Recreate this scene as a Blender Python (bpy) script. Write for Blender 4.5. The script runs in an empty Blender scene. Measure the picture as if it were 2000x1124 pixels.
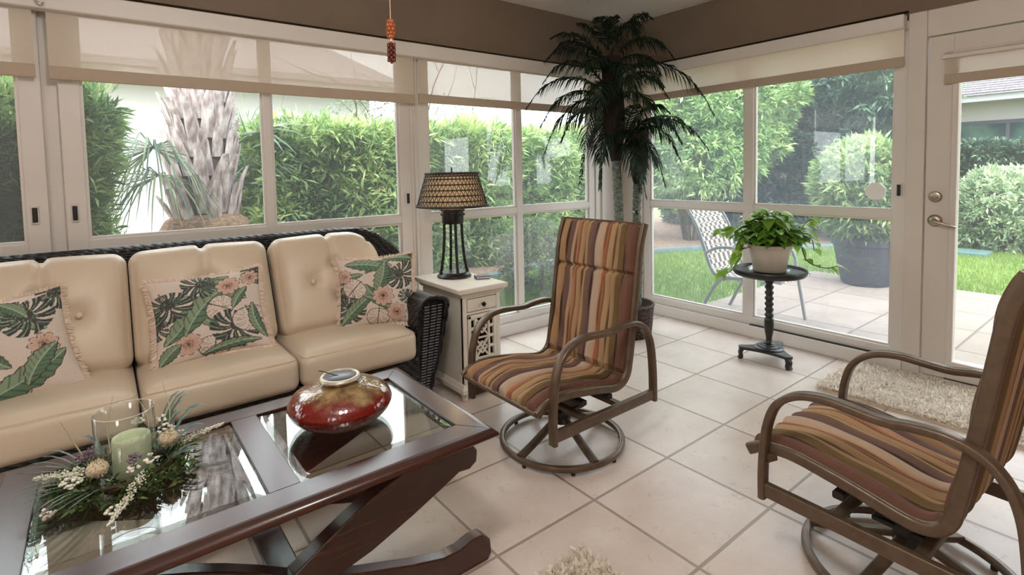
import bpy, bmesh, math, random
import numpy as np
from mathutils import Vector, Matrix, Euler

random.seed(7)
rng = np.random.default_rng(7)
SC = bpy.context.scene
COL = SC.collection
PI = math.pi


# ------------------------------------------------------------------ materials
def new_mat(name):
    m = bpy.data.materials.new(name)
    m.use_nodes = True
    m.node_tree.nodes.clear()
    return m, m.node_tree.nodes, m.node_tree.links


def lin(c):
    """sRGB 0-255 triple -> linear rgba"""
    out = []
    for v in c[:3]:
        v = v / 255.0
        out.append(v / 12.92 if v <= 0.04045 else ((v + 0.055) / 1.055) ** 2.4)
    return (*out, 1.0)


def mat(name, col, rough=0.5, metal=0.0, col2=None, nscale=8.0, detail=4.0, bump=0.0, bscale=None,
        coat=0.0, spec=0.5, sheen=0.0, stretch=None, sss=0.0, trans=0.0, lo=0.35, hi=0.65):
    """principled material with optional two-colour noise and noise bump (object space)"""
    m, N, L = new_mat(name)
    out = N.new('ShaderNodeOutputMaterial')
    b = N.new('ShaderNodeBsdfPrincipled')
    L.new(b.outputs[0], out.inputs[0])
    b.inputs['Base Color'].default_value = lin(col)
    b.inputs['Roughness'].default_value = rough
    b.inputs['Metallic'].default_value = metal
    b.inputs['Coat Weight'].default_value = coat
    b.inputs['Coat Roughness'].default_value = 0.12
    b.inputs['Specular IOR Level'].default_value = spec
    b.inputs['Sheen Weight'].default_value = sheen
    b.inputs['Transmission Weight'].default_value = trans
    if sss:
        b.inputs['Subsurface Weight'].default_value = sss
        b.inputs['Subsurface Radius'].default_value = (0.01, 0.01, 0.008)
    if col2 is not None or bump:
        tc = N.new('ShaderNodeTexCoord')
        mp = N.new('ShaderNodeMapping')
        L.new(tc.outputs['Object'], mp.inputs[0])
        if stretch:
            mp.inputs['Scale'].default_value = stretch
    if col2 is not None:
        nz = N.new('ShaderNodeTexNoise')
        nz.inputs['Scale'].default_value = nscale
        nz.inputs['Detail'].default_value = detail
        L.new(mp.outputs[0], nz.inputs['Vector'])
        cr = N.new('ShaderNodeValToRGB')
        cr.color_ramp.elements[0].position = lo
        cr.color_ramp.elements[1].position = hi
        cr.color_ramp.elements[0].color = lin(col)
        cr.color_ramp.elements[1].color = lin(col2)
        L.new(nz.outputs[0], cr.inputs[0])
        L.new(cr.outputs[0], b.inputs['Base Color'])
    if bump:
        nb = N.new('ShaderNodeTexNoise')
        nb.inputs['Scale'].default_value = bscale or nscale * 4
        nb.inputs['Detail'].default_value = 3
        L.new(mp.outputs[0], nb.inputs['Vector'])
        bp = N.new('ShaderNodeBump')
        bp.inputs['Strength'].default_value = bump
        bp.inputs['Distance'].default_value = 0.01
        L.new(nb.outputs[0], bp.inputs['Height'])
        L.new(bp.outputs[0], b.inputs['Normal'])
    return m


def glass_mat(name, tint=(0.96, 0.98, 0.97), f0=0.04, haze=0.0, hazecol=(200, 208, 212), gain=1.0):
    """thin clear pane: see-through plus a Schlick mirror, optionally a milky haze over the view mixed in as translucent colour"""
    m, N, L = new_mat(name)
    out = N.new('ShaderNodeOutputMaterial')
    tr = N.new('ShaderNodeBsdfTransparent')
    tr.inputs[0].default_value = (*tint, 1)
    gl = N.new('ShaderNodeBsdfGlossy')
    gl.inputs['Roughness'].default_value = 0.0
    gl.inputs['Color'].default_value = (1, 1, 1, 1)
    lw = N.new('ShaderNodeLayerWeight')
    lw.inputs['Blend'].default_value = 0.5
    p = N.new('ShaderNodeMath'); p.operation = 'POWER'; p.inputs[1].default_value = 5.0
    L.new(lw.outputs['Facing'], p.inputs[0])
    ma = N.new('ShaderNodeMath'); ma.operation = 'MULTIPLY_ADD'
    ma.inputs[1].default_value = (1 - f0) * gain; ma.inputs[2].default_value = f0 * gain
    ma.use_clamp = True
    L.new(p.outputs[0], ma.inputs[0])
    mx = N.new('ShaderNodeMixShader')
    L.new(ma.outputs[0], mx.inputs[0])
    L.new(tr.outputs[0], mx.inputs[1])
    L.new(gl.outputs[0], mx.inputs[2])
    last = mx
    if haze:
        d = N.new('ShaderNodeBsdfTranslucent')
        d.inputs[0].default_value = lin(hazecol)
        m2 = N.new('ShaderNodeMixShader')
        m2.inputs[0].default_value = haze
        L.new(mx.outputs[0], m2.inputs[1])
        L.new(d.outputs[0], m2.inputs[2])
        last = m2
    L.new(last.outputs[0], out.inputs[0])
    return m


def leaf_mat(name, c_dark, c_mid, c_light, rough=0.45, transl=0.25, lo=0.0, mid=0.55):
    """foliage: every leaf carries its own random 'tint' on a three-stop ramp; some light passes through"""
    m, N, L = new_mat(name)
    out = N.new('ShaderNodeOutputMaterial')
    at = N.new('ShaderNodeAttribute'); at.attribute_name = 'tint'
    cr = N.new('ShaderNodeValToRGB')
    cr.color_ramp.elements[0].position = lo
    cr.color_ramp.elements[0].color = lin(c_dark)
    cr.color_ramp.elements[1].position = 1.0
    cr.color_ramp.elements[1].color = lin(c_light)
    e = cr.color_ramp.elements.new(mid); e.color = lin(c_mid)
    L.new(at.outputs['Fac'], cr.inputs[0])
    b = N.new('ShaderNodeBsdfPrincipled')
    b.inputs['Roughness'].default_value = rough
    b.inputs['Specular IOR Level'].default_value = 0.35
    L.new(cr.outputs[0], b.inputs['Base Color'])
    t = N.new('ShaderNodeBsdfTranslucent')
    L.new(cr.outputs[0], t.inputs[0])
    mx = N.new('ShaderNodeMixShader'); mx.inputs[0].default_value = transl
    L.new(b.outputs[0], mx.inputs[1]); L.new(t.outputs[0], mx.inputs[2])
    L.new(mx.outputs[0], out.inputs[0])
    return m


def vcol_mat(name, attr='print', rough=0.85, bump=0.15):
    m, N, L = new_mat(name)
    out = N.new('ShaderNodeOutputMaterial')
    b = N.new('ShaderNodeBsdfPrincipled')
    at = N.new('ShaderNodeAttribute'); at.attribute_name = attr
    b.inputs['Roughness'].default_value = rough
    b.inputs['Specular IOR Level'].default_value = 0.2
    L.new(at.outputs['Color'], b.inputs['Base Color'])
    tc = N.new('ShaderNodeTexCoord')
    nb = N.new('ShaderNodeTexNoise'); nb.inputs['Scale'].default_value = 400
    L.new(tc.outputs['Object'], nb.inputs['Vector'])
    bp = N.new('ShaderNodeBump'); bp.inputs['Strength'].default_value = bump; bp.inputs['Distance'].default_value = 0.003
    L.new(nb.outputs[0], bp.inputs['Height']); L.new(bp.outputs[0], b.inputs['Normal'])
    L.new(b.outputs[0], out.inputs[0])
    return m


# ------------------------------------------------------------------ mesh builder
class MB:
    def __init__(self):
        self.v = []; self.f = []

    def _add(self, vs, fs):
        b = len(self.v)
        self.v.extend([tuple(p) for p in vs])
        self.f.extend([tuple(b + i for i in f) for f in fs])

    def box(self, x0, x1, y0, y1, z0, z1, M=None):
        vs = [Vector(p) for p in ((x0, y0, z0), (x1, y0, z0), (x1, y1, z0), (x0, y1, z0), (x0, y0, z1), (x1, y0, z1), (x1, y1, z1), (x0, y1, z1))]
        if M is not None:
            vs = [M @ p for p in vs]
        self._add(vs, ((3, 2, 1, 0), (4, 5, 6, 7), (0, 1, 5, 4), (1, 2, 6, 5), (2, 3, 7, 6), (3, 0, 4, 7)))
        return self

    def prism(self, poly, axis, a0, a1):
        """extrude a 2-D polygon along axis ('x','y','z')"""
        def P(p, a):
            if axis == 'x': return (a, p[0], p[1])
            if axis == 'y': return (p[0], a, p[1])
            return (p[0], p[1], a)
        n = len(poly)
        vs = [P(p, a0) for p in poly] + [P(p, a1) for p in poly]
        fs = [tuple(range(n))[::-1], tuple(range(n, 2 * n))] + [(i, (i + 1) % n, n + (i + 1) % n, n + i) for i in range(n)]
        self._add(vs, fs)
        return self

    def lathe(self, prof, c=(0, 0, 0), n=32, cap=True, fn=None):
        vs = []; fs = []
        for r, z in prof:
            for k in range(n):
                a = 2 * PI * k / n
                rr = r if fn is None else r * fn(a, z)
                vs.append((c[0] + rr * math.cos(a), c[1] + rr * math.sin(a), c[2] + z))
        m = len(prof)
        for i in range(m - 1):
            for k in range(n):
                k2 = (k + 1) % n
                fs.append((i * n + k, i * n + k2, (i + 1) * n + k2, (i + 1) * n + k))
        if cap:
            fs.append(tuple(range(n))[::-1]); fs.append(tuple(range((m - 1) * n, m * n)))
        self._add(vs, fs)
        return self

    def sweep(self, path, prof, up=(0, 0, 1), closed=False, scale=None, cap=True):
        """carry a closed 2-D profile (side, up) along a 3-D path"""
        P = [Vector(p) for p in path]; n = len(P); m = len(prof); vs = []; fs = []
        up = Vector(up)
        for i, p in enumerate(P):
            a = P[(i - 1) % n] if (closed or i > 0) else P[i]
            b = P[(i + 1) % n] if (closed or i < n - 1) else P[i]
            t = (b - a).normalized()
            s = t.cross(up)
            if s.length < 1e-4: s = t.cross(Vector((0.31, 0.9, 0.2)))
            s.normalize(); u = s.cross(t).normalized()
            k = 1.0 if scale is None else scale[i]
            for q in prof:
                vs.append(p + s * (q[0] * k) + u * (q[1] * k))
        rng_ = n if closed else n - 1
        for i in range(rng_):
            j = (i + 1) % n
            for k in range(m):
                k2 = (k + 1) % m
                fs.append((i * m + k, i * m + k2, j * m + k2, j * m + k))
        if cap and not closed:
            fs.append(tuple(range(m))[::-1]); fs.append(tuple(range((n - 1) * m, n * m)))
        self._add(vs, fs)
        return self

    def tube(self, path, r, n=10, up=(0, 0, 1), closed=False, cap=True):
        rr = None
        if isinstance(r, (list, tuple)):
            rr = r; r = 1.0
        prof = [(r * math.cos(2 * PI * k / n), r * math.sin(2 * PI * k / n)) for k in range(n)]
        return self.sweep(path, prof, up, closed, rr, cap)

    def ball(self, c, r, nu=12, nv=8, sq=(1, 1, 1)):
        vs = [(c[0], c[1], c[2] - r * sq[2])]; fs = []
        for j in range(1, nv):
            t = PI * j / nv - PI / 2
            for i in range(nu):
                a = 2 * PI * i / nu
                vs.append((c[0] + r * sq[0] * math.cos(t) * math.cos(a), c[1] + r * sq[1] * math.cos(t) * math.sin(a), c[2] + r * sq[2] * math.sin(t)))
        vs.append((c[0], c[1], c[2] + r * sq[2])); top = len(vs) - 1
        for i in range(nu):
            fs.append((0, 1 + (i + 1) % nu, 1 + i))
            fs.append((top, 1 + (nv - 2) * nu + i, 1 + (nv - 2) * nu + (i + 1) % nu))
        for j in range(nv - 2):
            for i in range(nu):
                a = 1 + j * nu + i; b = 1 + j * nu + (i + 1) % nu
                fs.append((a, b, b + nu, a + nu))
        self._add(vs, fs)
        return self

    def raw(self, vs, fs):
        self._add(vs, fs); return self


def finish(name, me, material, parent=None, smooth=30, bevel=0.0, bseg=2, loc=None, rot=None):
    if material is not None:
        for m in (material if isinstance(material, (list, tuple)) else [material]):
            me.materials.append(m)
    o = bpy.data.objects.new(name, me)
    COL.objects.link(o)
    if smooth:
        me.shade_smooth()
        if smooth < 180:
            me.set_sharp_from_angle(angle=math.radians(smooth))
    if parent is not None: o.parent = parent
    if loc is not None: o.location = loc
    if rot is not None: o.rotation_euler = rot
    if bevel:
        md = o.modifiers.new('bevel', 'BEVEL'); md.width = bevel; md.segments = bseg
        md.limit_method = 'ANGLE'; md.angle_limit = math.radians(40); md.harden_normals = False
    return o


def build(name, mb, material, parent=None, **k):
    me = bpy.data.meshes.new(name)
    me.from_pydata(mb.v, [], mb.f)
    me.update()
    bm = bmesh.new(); bm.from_mesh(me)
    bmesh.ops.recalc_face_normals(bm, faces=bm.faces)
    bm.to_mesh(me); bm.free()
    return finish(name, me, material, parent, **k)


def build_np(name, V, F, material, parent=None, tint=None, **k):
    """fast path for big leaf meshes: V (n,3), F (m,4) arrays"""
    me = bpy.data.meshes.new(name)
    V = np.asarray(V, dtype=np.float32); F = np.asarray(F, dtype=np.int32)
    me.vertices.add(len(V)); me.vertices.foreach_set('co', V.ravel())
    me.loops.add(F.size); me.loops.foreach_set('vertex_index', F.ravel())
    me.polygons.add(len(F))
    me.polygons.foreach_set('loop_start', np.arange(0, F.size, F.shape[1], dtype=np.int32))
    me.update(calc_edges=True)
    if tint is not None:
        a = me.attributes.new('tint', 'FLOAT', 'FACE')
        a.data.foreach_set('value', np.asarray(tint, dtype=np.float32))
    me.validate()
    k.setdefault('smooth', 0)
    return finish(name, me, material, parent, **k)


def thing(name, label, cat, loc=(0, 0, 0), rz=0.0, group=None):
    o = bpy.data.objects.new(name, None)
    o.empty_display_size = 0.1
    COL.objects.link(o)
    o.location = loc; o.rotation_euler = (0, 0, rz)
    o['label'] = label; o['category'] = cat
    if group: o['group'] = group
    return o


def tag(o, label, cat, group=None, kind=None):
    o['label'] = label; o['category'] = cat
    if group: o['group'] = group
    if kind: o['kind'] = kind
    return o


def struct(o, label, cat):
    return tag(o, label, cat, None, 'structure')


def dup(root, loc, rz, label, group=None):
    r = root.copy(); COL.objects.link(r); r.location = loc; r.rotation_euler = (0, 0, rz)
    r['label'] = label
    if group: r['group'] = group
    for ch in list(root.children):
        c = ch.copy(); COL.objects.link(c); c.parent = r
        for g in list(ch.children):
            d = g.copy(); COL.objects.link(d); d.parent = c
    return r


def smooth_path(pts, n=8, closed=False):
    """Catmull-Rom through points"""
    P = [Vector(p) for p in pts]; out = []
    m = len(P)
    for i in range(m if closed else m - 1):
        p1 = P[i]; p2 = P[(i + 1) % m]
        p0 = P[i - 1] if (closed or i > 0) else p1 * 2 - p2
        p3 = P[(i + 2) % m] if (closed or i < m - 2) else p2 * 2 - p1
        for k in range(n):
            t = k / n
            out.append(0.5 * ((2 * p1) + (p2 - p0) * t + (2 * p0 - 5 * p1 + 4 * p2 - p3) * t * t + (3 * p1 - p0 - 3 * p2 + p3) * t ** 3))
    if not closed: out.append(P[-1])
    return out


def rrect(w, h, r=0.004, n=3):
    out = []
    for cx, cy, a0 in ((w / 2 - r, h / 2 - r, 0), (-w / 2 + r, h / 2 - r, 90), (-w / 2 + r, -h / 2 + r, 180), (w / 2 - r, -h / 2 + r, 270)):
        for k in range(n + 1):
            a = math.radians(a0 + 90 * k / n)
            out.append((cx + r * math.cos(a), cy + r * math.sin(a)))
    return out


def rounded_block(w, d, h, r, n=20, deform=None):
    """soft rounded box centred at the origin as vertex/face lists; deform(x,y,z,u,v,s)->(x,y,z)"""
    bm = bmesh.new()
    bmesh.ops.create_cube(bm, size=2.0)
    bmesh.ops.subdivide_edges(bm, edges=bm.edges[:], cuts=n, use_grid_fill=True)
    H = (w / 2, d / 2, h / 2)
    for v in bm.verts:
        u = tuple(v.co)
        q = [u[i] * H[i] for i in range(3)]
        c = [max(-H[i] + r, min(H[i] - r, q[i])) for i in range(3)]
        dv = Vector([q[i] - c[i] for i in range(3)])
        if dv.length > 1e-9:
            # push the corner zone onto a ball of radius r
            mx = max(abs(x) for x in dv)
            dv = dv.normalized() * min(r, mx * 1.0 if False else r * (mx / r))
        p = Vector(c) + dv
        if deform: p = Vector(deform(p.x, p.y, p.z, *u))
        v.co = p
    vs = [tuple(v.co) for v in bm.verts]
    bm.verts.index_update()
    fs = [tuple(x.index for x in f.verts) for f in bm.faces]
    bm.free()
    return vs, fs


# ------------------------------------------------------------------ foliage
def leaves(pts, nrm, L, W, spread=0.9, droop=0.0, fold=0.25, lj=0.35, up=0.0):
    """one folded 4-vertex leaf (2 quads -> here 2 triangles as a diamond) at each point, facing roughly nrm"""
    n = len(pts)
    d = nrm + rng.normal(0, spread, (n, 3)); d[:, 2] += up - droop
    d /= np.linalg.norm(d, axis=1)[:, None] + 1e-9
    r = rng.normal(0, 1, (n, 3)); s = np.cross(d, r); s /= np.linalg.norm(s, axis=1)[:, None] + 1e-9
    t = np.cross(s, d)
    l = (L * (1 + rng.uniform(-lj, lj, n)))[:, None]; w = (W * (1 + rng.uniform(-lj, lj, n)))[:, None]
    base = pts
    mid = pts + d * l * 0.5
    tip = pts + d * l - np.array([0, 0, 1.0]) * l * 0.12
    a = mid + s * w * 0.5 + t * w * fold; b = mid - s * w * 0.5 + t * w * fold
    V = np.stack([base, a, tip, b], 1).reshape(-1, 3)
    F = np.arange(4 * n).reshape(n, 4)
    return V, F


def cluster_leaves(cent, nrm, per, L, W, spread=0.9, up=0.2, rad=None, **k):
    """leaves in whorls: several leaves radiate from each twig tip"""
    rad = L * 0.25 if rad is None else rad
    p = np.repeat(cent, per, 0) + rng.normal(0, rad, (len(cent) * per, 3))
    q = np.repeat(nrm, per, 0)
    return leaves(p, q, L, W, spread, up=up, **k), np.repeat(rng.uniform(0, 1, len(cent)), per)


def lump_noise(p, f, seed=0):
    """cheap smooth 3-D lumps in -1..1"""
    a = np.zeros(len(p))
    r = np.random.default_rng(seed)
    for k in range(7):
        w = r.normal(0, 1, 3) * f * (1 + 0.35 * k); ph = r.uniform(0, 6.28)
        a += np.sin(p @ w + ph) / (1 + 0.3 * k)
    return a / 3.0


def box_surface(x0, x1, y0, y1, z0, z1, n, faces='xXyYZ'):
    A = {'x': (y1 - y0) * (z1 - z0), 'X': (y1 - y0) * (z1 - z0), 'y': (x1 - x0) * (z1 - z0), 'Y': (x1 - x0) * (z1 - z0), 'Z': (x1 - x0) * (y1 - y0)}
    tot = sum(A[f] for f in faces); P = []; Nn = []
    for f in faces:
        m = int(n * A[f] / tot)
        u = rng.uniform(0, 1, (m, 3)); p = np.array([x0, y0, z0]) + u * np.array([x1 - x0, y1 - y0, z1 - z0])
        nn = np.zeros((m, 3))
        if f == 'x': p[:, 0] = x0; nn[:, 0] = -1
        if f == 'X': p[:, 0] = x1; nn[:, 0] = 1
        if f == 'y': p[:, 1] = y0; nn[:, 1] = -1
        if f == 'Y': p[:, 1] = y1; nn[:, 1] = 1
        if f == 'Z': p[:, 2] = z1; nn[:, 2] = 1
        P.append(p); Nn.append(nn)
    return np.concatenate(P), np.concatenate(Nn)


def hedge_mesh(name, box, n, per, L, W, material, parent, faces='xXyYZ', lump=0.12, freq=2.2, spread=0.8, up=0.25, seed=1, tb=0.0, tl=0.35, depth=0.18):
    p, q = box_surface(*box, n, faces)
    a = lump_noise(p, freq, seed)
    p = p + q * (a * lump)[:, None] - q * (rng.uniform(0, 1, len(p)) ** 2 * depth)[:, None]
    (V, F), t = cluster_leaves(p, q, per, L, W, spread, up)
    tt = np.clip(t * 0.75 + np.repeat(a, per) * tl * 0.5 + 0.15 + tb + rng.normal(0, 0.08, len(t)), 0, 1)  # lumps and top layers lighter, hollows darker: light and shade put into tint
    return build_np(name, V, F, material, parent, tint=tt)


def blob_pts(c, rad, n, lump=0.18, freq=2.5, seed=3, zmin=-1):
    d = rng.normal(0, 1, (n, 3)); d /= np.linalg.norm(d, axis=1)[:, None]
    d = d[d[:, 2] > zmin]
    a = lump_noise(d, freq, seed)
    k = (1 + a * lump)[:, None] * (1 - rng.uniform(0, 1, len(d)) ** 2 * 0.25)[:, None]
    return np.array(c) + d * np.array(rad) * k, d, a


def blob_mesh(name, c, rad, n, per, L, W, material, parent, lump=0.18, freq=2.5, spread=0.8, up=0.2, seed=3, zmin=-0.8, tb=0.0):
    p, d, a = blob_pts(c, rad, n, lump, freq, seed, zmin)
    (V, F), t = cluster_leaves(p, d, per, L, W, spread, up)
    tt = np.clip(t * 0.7 + np.repeat(a, per) * 0.2 + 0.15 + tb + rng.normal(0, 0.08, len(t)), 0, 1)  # outer lumps lighter, hollows darker, shading put into the leaf tint
    return build_np(name, V, F, material, parent, tint=tt)


# ------------------------------------------------------------------ camera (eye 1.25 m above the floor, lens shifted down)
cam_d = bpy.data.cameras.new('camera')
cam = bpy.data.objects.new('camera', cam_d)
COL.objects.link(cam)
SC.camera = cam
cam_d.sensor_fit = 'HORIZONTAL'; cam_d.sensor_width = 36.0
cam_d.lens = 36.0 * 1028.25 / 2000.0
cam_d.shift_x = 0.0
cam_d.shift_y = -(562.0 - 389.0) / 2000.0
cam_d.clip_start = 0.02; cam_d.clip_end = 200
_y, _p, _r = .9073, .0557, -.0195
_M = Matrix(((math.sin(_y), -math.cos(_y), 0), (0, 0, -1), (math.cos(_y), math.sin(_y), 0)))
_P = Matrix(((1, 0, 0), (0, math.cos(_p), -math.sin(_p)), (0, math.sin(_p), math.cos(_p))))
_R = Matrix(((math.cos(_r), -math.sin(_r), 0), (math.sin(_r), math.cos(_r), 0), (0, 0, 1)))
_W2C = _R @ _P @ _M                       # world -> camera (x right, y down, z forward)
_C = Matrix((_W2C[0], -Vector(_W2C[1]), -Vector(_W2C[2]))).transposed()
cam.matrix_world = Matrix.Translation((0, 0, 1.25)) @ _C.to_4x4()
SKY = 4.9
SUN = 3.6
LAMP = 34.0
REAR_FILL = 34.0
EXPO = 0.45
# ------------------------------------------------------------------ shared materials
YL = 3.12      # inner face of the left (sofa) wall
XR = 3.68      # inner face of the right (patio) wall
ZC = 2.487     # ceiling

M_brown = mat('brown_wall_paint', (128, 112, 97), .8, col2=(122, 106, 91), nscale=3, bump=.08, bscale=90)
M_ceil = mat('ceiling_paint', (240, 235, 229), .9, bump=.15, bscale=60)
M_white = mat('white_frame_paint', (222, 216, 211), .42, col2=(215, 209, 203), nscale=2, bump=.03, bscale=30)
M_door = mat('door_paint', (216, 208, 199), .45, col2=(209, 201, 192), nscale=2, bump=.03, bscale=30)
M_black = mat('black_plastic', (14, 13, 13), .4)
M_gasket = mat('dark_gasket', (38, 34, 32), .6)
M_nickel = mat('satin_nickel', (176, 164, 150), .32, metal=1.0)
M_pane = glass_mat('window_glass', (0.97, 0.985, 0.98), .04, haze=.035)
M_pane_hazy = glass_mat('hazy_window_glass', (0.95, 0.97, 0.98), .04, haze=.055, hazecol=(205, 214, 226))
M_beige_wall = mat('beige_wall_paint', (190, 172, 150), .85)


def floor_material(name, x0, y0, sx, sy, grout, ctile, ctile2, cgrout, rough, gloss_n, bumpk, spec=.5, coat=0):
    m, N, L = new_mat(name)
    out = N.new('ShaderNodeOutputMaterial'); b = N.new('ShaderNodeBsdfPrincipled')
    L.new(b.outputs[0], out.inputs[0])
    geo = N.new('ShaderNodeNewGeometry'); sep = N.new('ShaderNodeSeparateXYZ'); L.new(geo.outputs['Position'], sep.inputs[0])

    def math_(op, a, c=None, clamp=False):
        n = N.new('ShaderNodeMath'); n.operation = op; n.use_clamp = clamp
        for i, x in enumerate((a, c)):
            if x is None: continue
            if isinstance(x, (int, float)): n.inputs[i].default_value = x
            else: L.new(x, n.inputs[i])
        return n.outputs[0]
    cells = []; dist = []
    for ax, o0, s in (('X', x0, sx), ('Y', y0, sy)):
        q = math_('DIVIDE', math_('SUBTRACT', sep.outputs[ax], o0), s)
        cells.append(math_('FLOOR', q))
        fr = math_('FRACT', q)
        e = math_('MINIMUM', fr, math_('SUBTRACT', 1.0, fr))
        dist.append(math_('MULTIPLY', e, s))
    dmin = math_('MINIMUM', dist[0], dist[1])
    mr = N.new('ShaderNodeMapRange'); mr.inputs['From Min'].default_value = grout * .45; mr.inputs['From Max'].default_value = grout * .8
    L.new(dmin, mr.inputs['Value'])
    cb = N.new('ShaderNodeCombineXYZ'); L.new(cells[0], cb.inputs[0]); L.new(cells[1], cb.inputs[1])
    wn = N.new('ShaderNodeTexWhiteNoise'); wn.noise_dimensions = '3D'; L.new(cb.outputs[0], wn.inputs['Vector'])
    va = N.new('ShaderNodeVectorMath'); va.operation = 'MULTIPLY_ADD'
    L.new(wn.outputs['Color'], va.inputs[0]); va.inputs[1].default_value = (9, 9, 9); L.new(geo.outputs['Position'], va.inputs[2])
    nz = N.new('ShaderNodeTexNoise'); nz.inputs['Scale'].default_value = 3.2; nz.inputs['Detail'].default_value = 7; nz.inputs['Roughness'].default_value = .62
    L.new(va.outputs[0], nz.inputs['Vector'])
    cr = N.new('ShaderNodeValToRGB'); cr.color_ramp.elements[0].position = .34; cr.color_ramp.elements[1].position = .68
    cr.color_ramp.elements[0].color = lin(ctile); cr.color_ramp.elements[1].color = lin(ctile2)
    L.new(nz.outputs[0], cr.inputs[0])
    # small pits and scratches of the stone-look glaze
    n2 = N.new('ShaderNodeTexNoise'); n2.inputs['Scale'].default_value = 26; n2.inputs['Detail'].default_value = 5; n2.inputs['Distortion'].default_value = 1.2
    L.new(va.outputs[0], n2.inputs['Vector'])
    pit = N.new('ShaderNodeMapRange'); pit.inputs['From Min'].default_value = .30; pit.inputs['From Max'].default_value = .38
    L.new(n2.outputs[0], pit.inputs['Value'])
    mp = N.new('ShaderNodeMixRGB'); mp.blend_type = 'MULTIPLY'; mp.inputs[0].default_value = gloss_n
    L.new(cr.outputs[0], mp.inputs[1]); L.new(pit.outputs[0], mp.inputs[2])
    tone = N.new('ShaderNodeMixRGB'); tone.blend_type = 'MULTIPLY'; tone.inputs[0].default_value = .10
    L.new(mp.outputs[0], tone.inputs[1]); L.new(wn.outputs['Value'], tone.inputs[2])
    mg = N.new('ShaderNodeMixRGB'); L.new(mr.outputs[0], mg.inputs[0]); mg.inputs[1].default_value = lin(cgrout)
    L.new(tone.outputs[0], mg.inputs[2]); L.new(mg.outputs[0], b.inputs['Base Color'])
    b.inputs['Roughness'].default_value = rough
    b.inputs['Specular IOR Level'].default_value = spec
    b.inputs['Coat Weight'].default_value = coat
    hh = math_('ADD', math_('MULTIPLY', mr.outputs[0], .6), math_('MULTIPLY', n2.outputs[0], .12))
    bp = N.new('ShaderNodeBump'); bp.inputs['Strength'].default_value = bumpk; bp.inputs['Distance'].default_value = .004
    L.new(hh, bp.inputs['Height']); L.new(bp.outputs[0], b.inputs['Normal'])
    return m


M_floor = floor_material('floor_tile', 1.408, 1.334, .4535, .4405, .0085, (206, 188, 175), (222, 208, 197), (150, 134, 123), .33, .16, .5, .5)
M_patio = floor_material('patio_paver', 4.02, 2.78, .61, .61, .012, (146, 131, 120), (157, 143, 132), (108, 97, 88), .8, .1, .5, .3)

# ------------------------------------------------------------------ room shell
X0, Y0 = -3.0, -3.0
struct(build('floor', MB().box(X0, XR + .12, Y0, YL + .12, -.12, 0), M_floor, smooth=0), 'beige square ceramic tile floor of the sunroom', 'floor')
struct(build('ceiling', MB().box(X0 - .15, XR + .9, Y0 - .15, YL + .9, ZC, ZC + .15), M_ceil, smooth=0), 'plain off-white ceiling above the sunroom', 'ceiling')
struct(build('wall_left', MB().box(X0, XR, YL, YL + .16, 2.099, ZC).box(X0, XR, YL + .06, YL + .16, 2.02, 2.099), M_brown, smooth=0), 'brown painted header above the windows behind the sofa', 'wall')
struct(build('wall_right', MB().box(XR, XR + .16, 1.0, YL + .16, 2.113, ZC).box(XR, XR + .16, Y0, 1.0, 2.092, ZC).box(XR + .06, XR + .16, 1.0, YL + .16, 2.02, 2.113), M_brown, smooth=0), 'brown painted header above the patio window and glass door', 'wall')
struct(build('wall_back', MB().box(X0 - .12, X0, Y0 - .12, YL + .16, -.12, ZC), M_beige_wall, smooth=0), 'beige wall closing the sunroom beyond the sofa end', 'wall')
struct(build('wall_front', MB().box(X0, XR + .16, Y0 - .12, Y0, -.12, ZC), M_beige_wall, smooth=0), 'beige house wall opposite the sofa windows', 'wall')


# ------------------------------------------------------------------ windows (frames in wall space: u along the wall, z up, d outwards)
class Wall:
    def __init__(s, side): s.side = side

    def box(s, mb, u0, u1, z0, z1, d0, d1):
        if s.side == 'L': mb.box(u0, u1, YL + d0, YL + d1, z0, z1)
        else: mb.box(XR + d0, XR + d1, u0, u1, z0, z1)
        return mb


WL, WR = Wall('L'), Wall('R')
ZT = 2.07
RA, RB = .913, .962          # the horizontal rail across every unit


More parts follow.
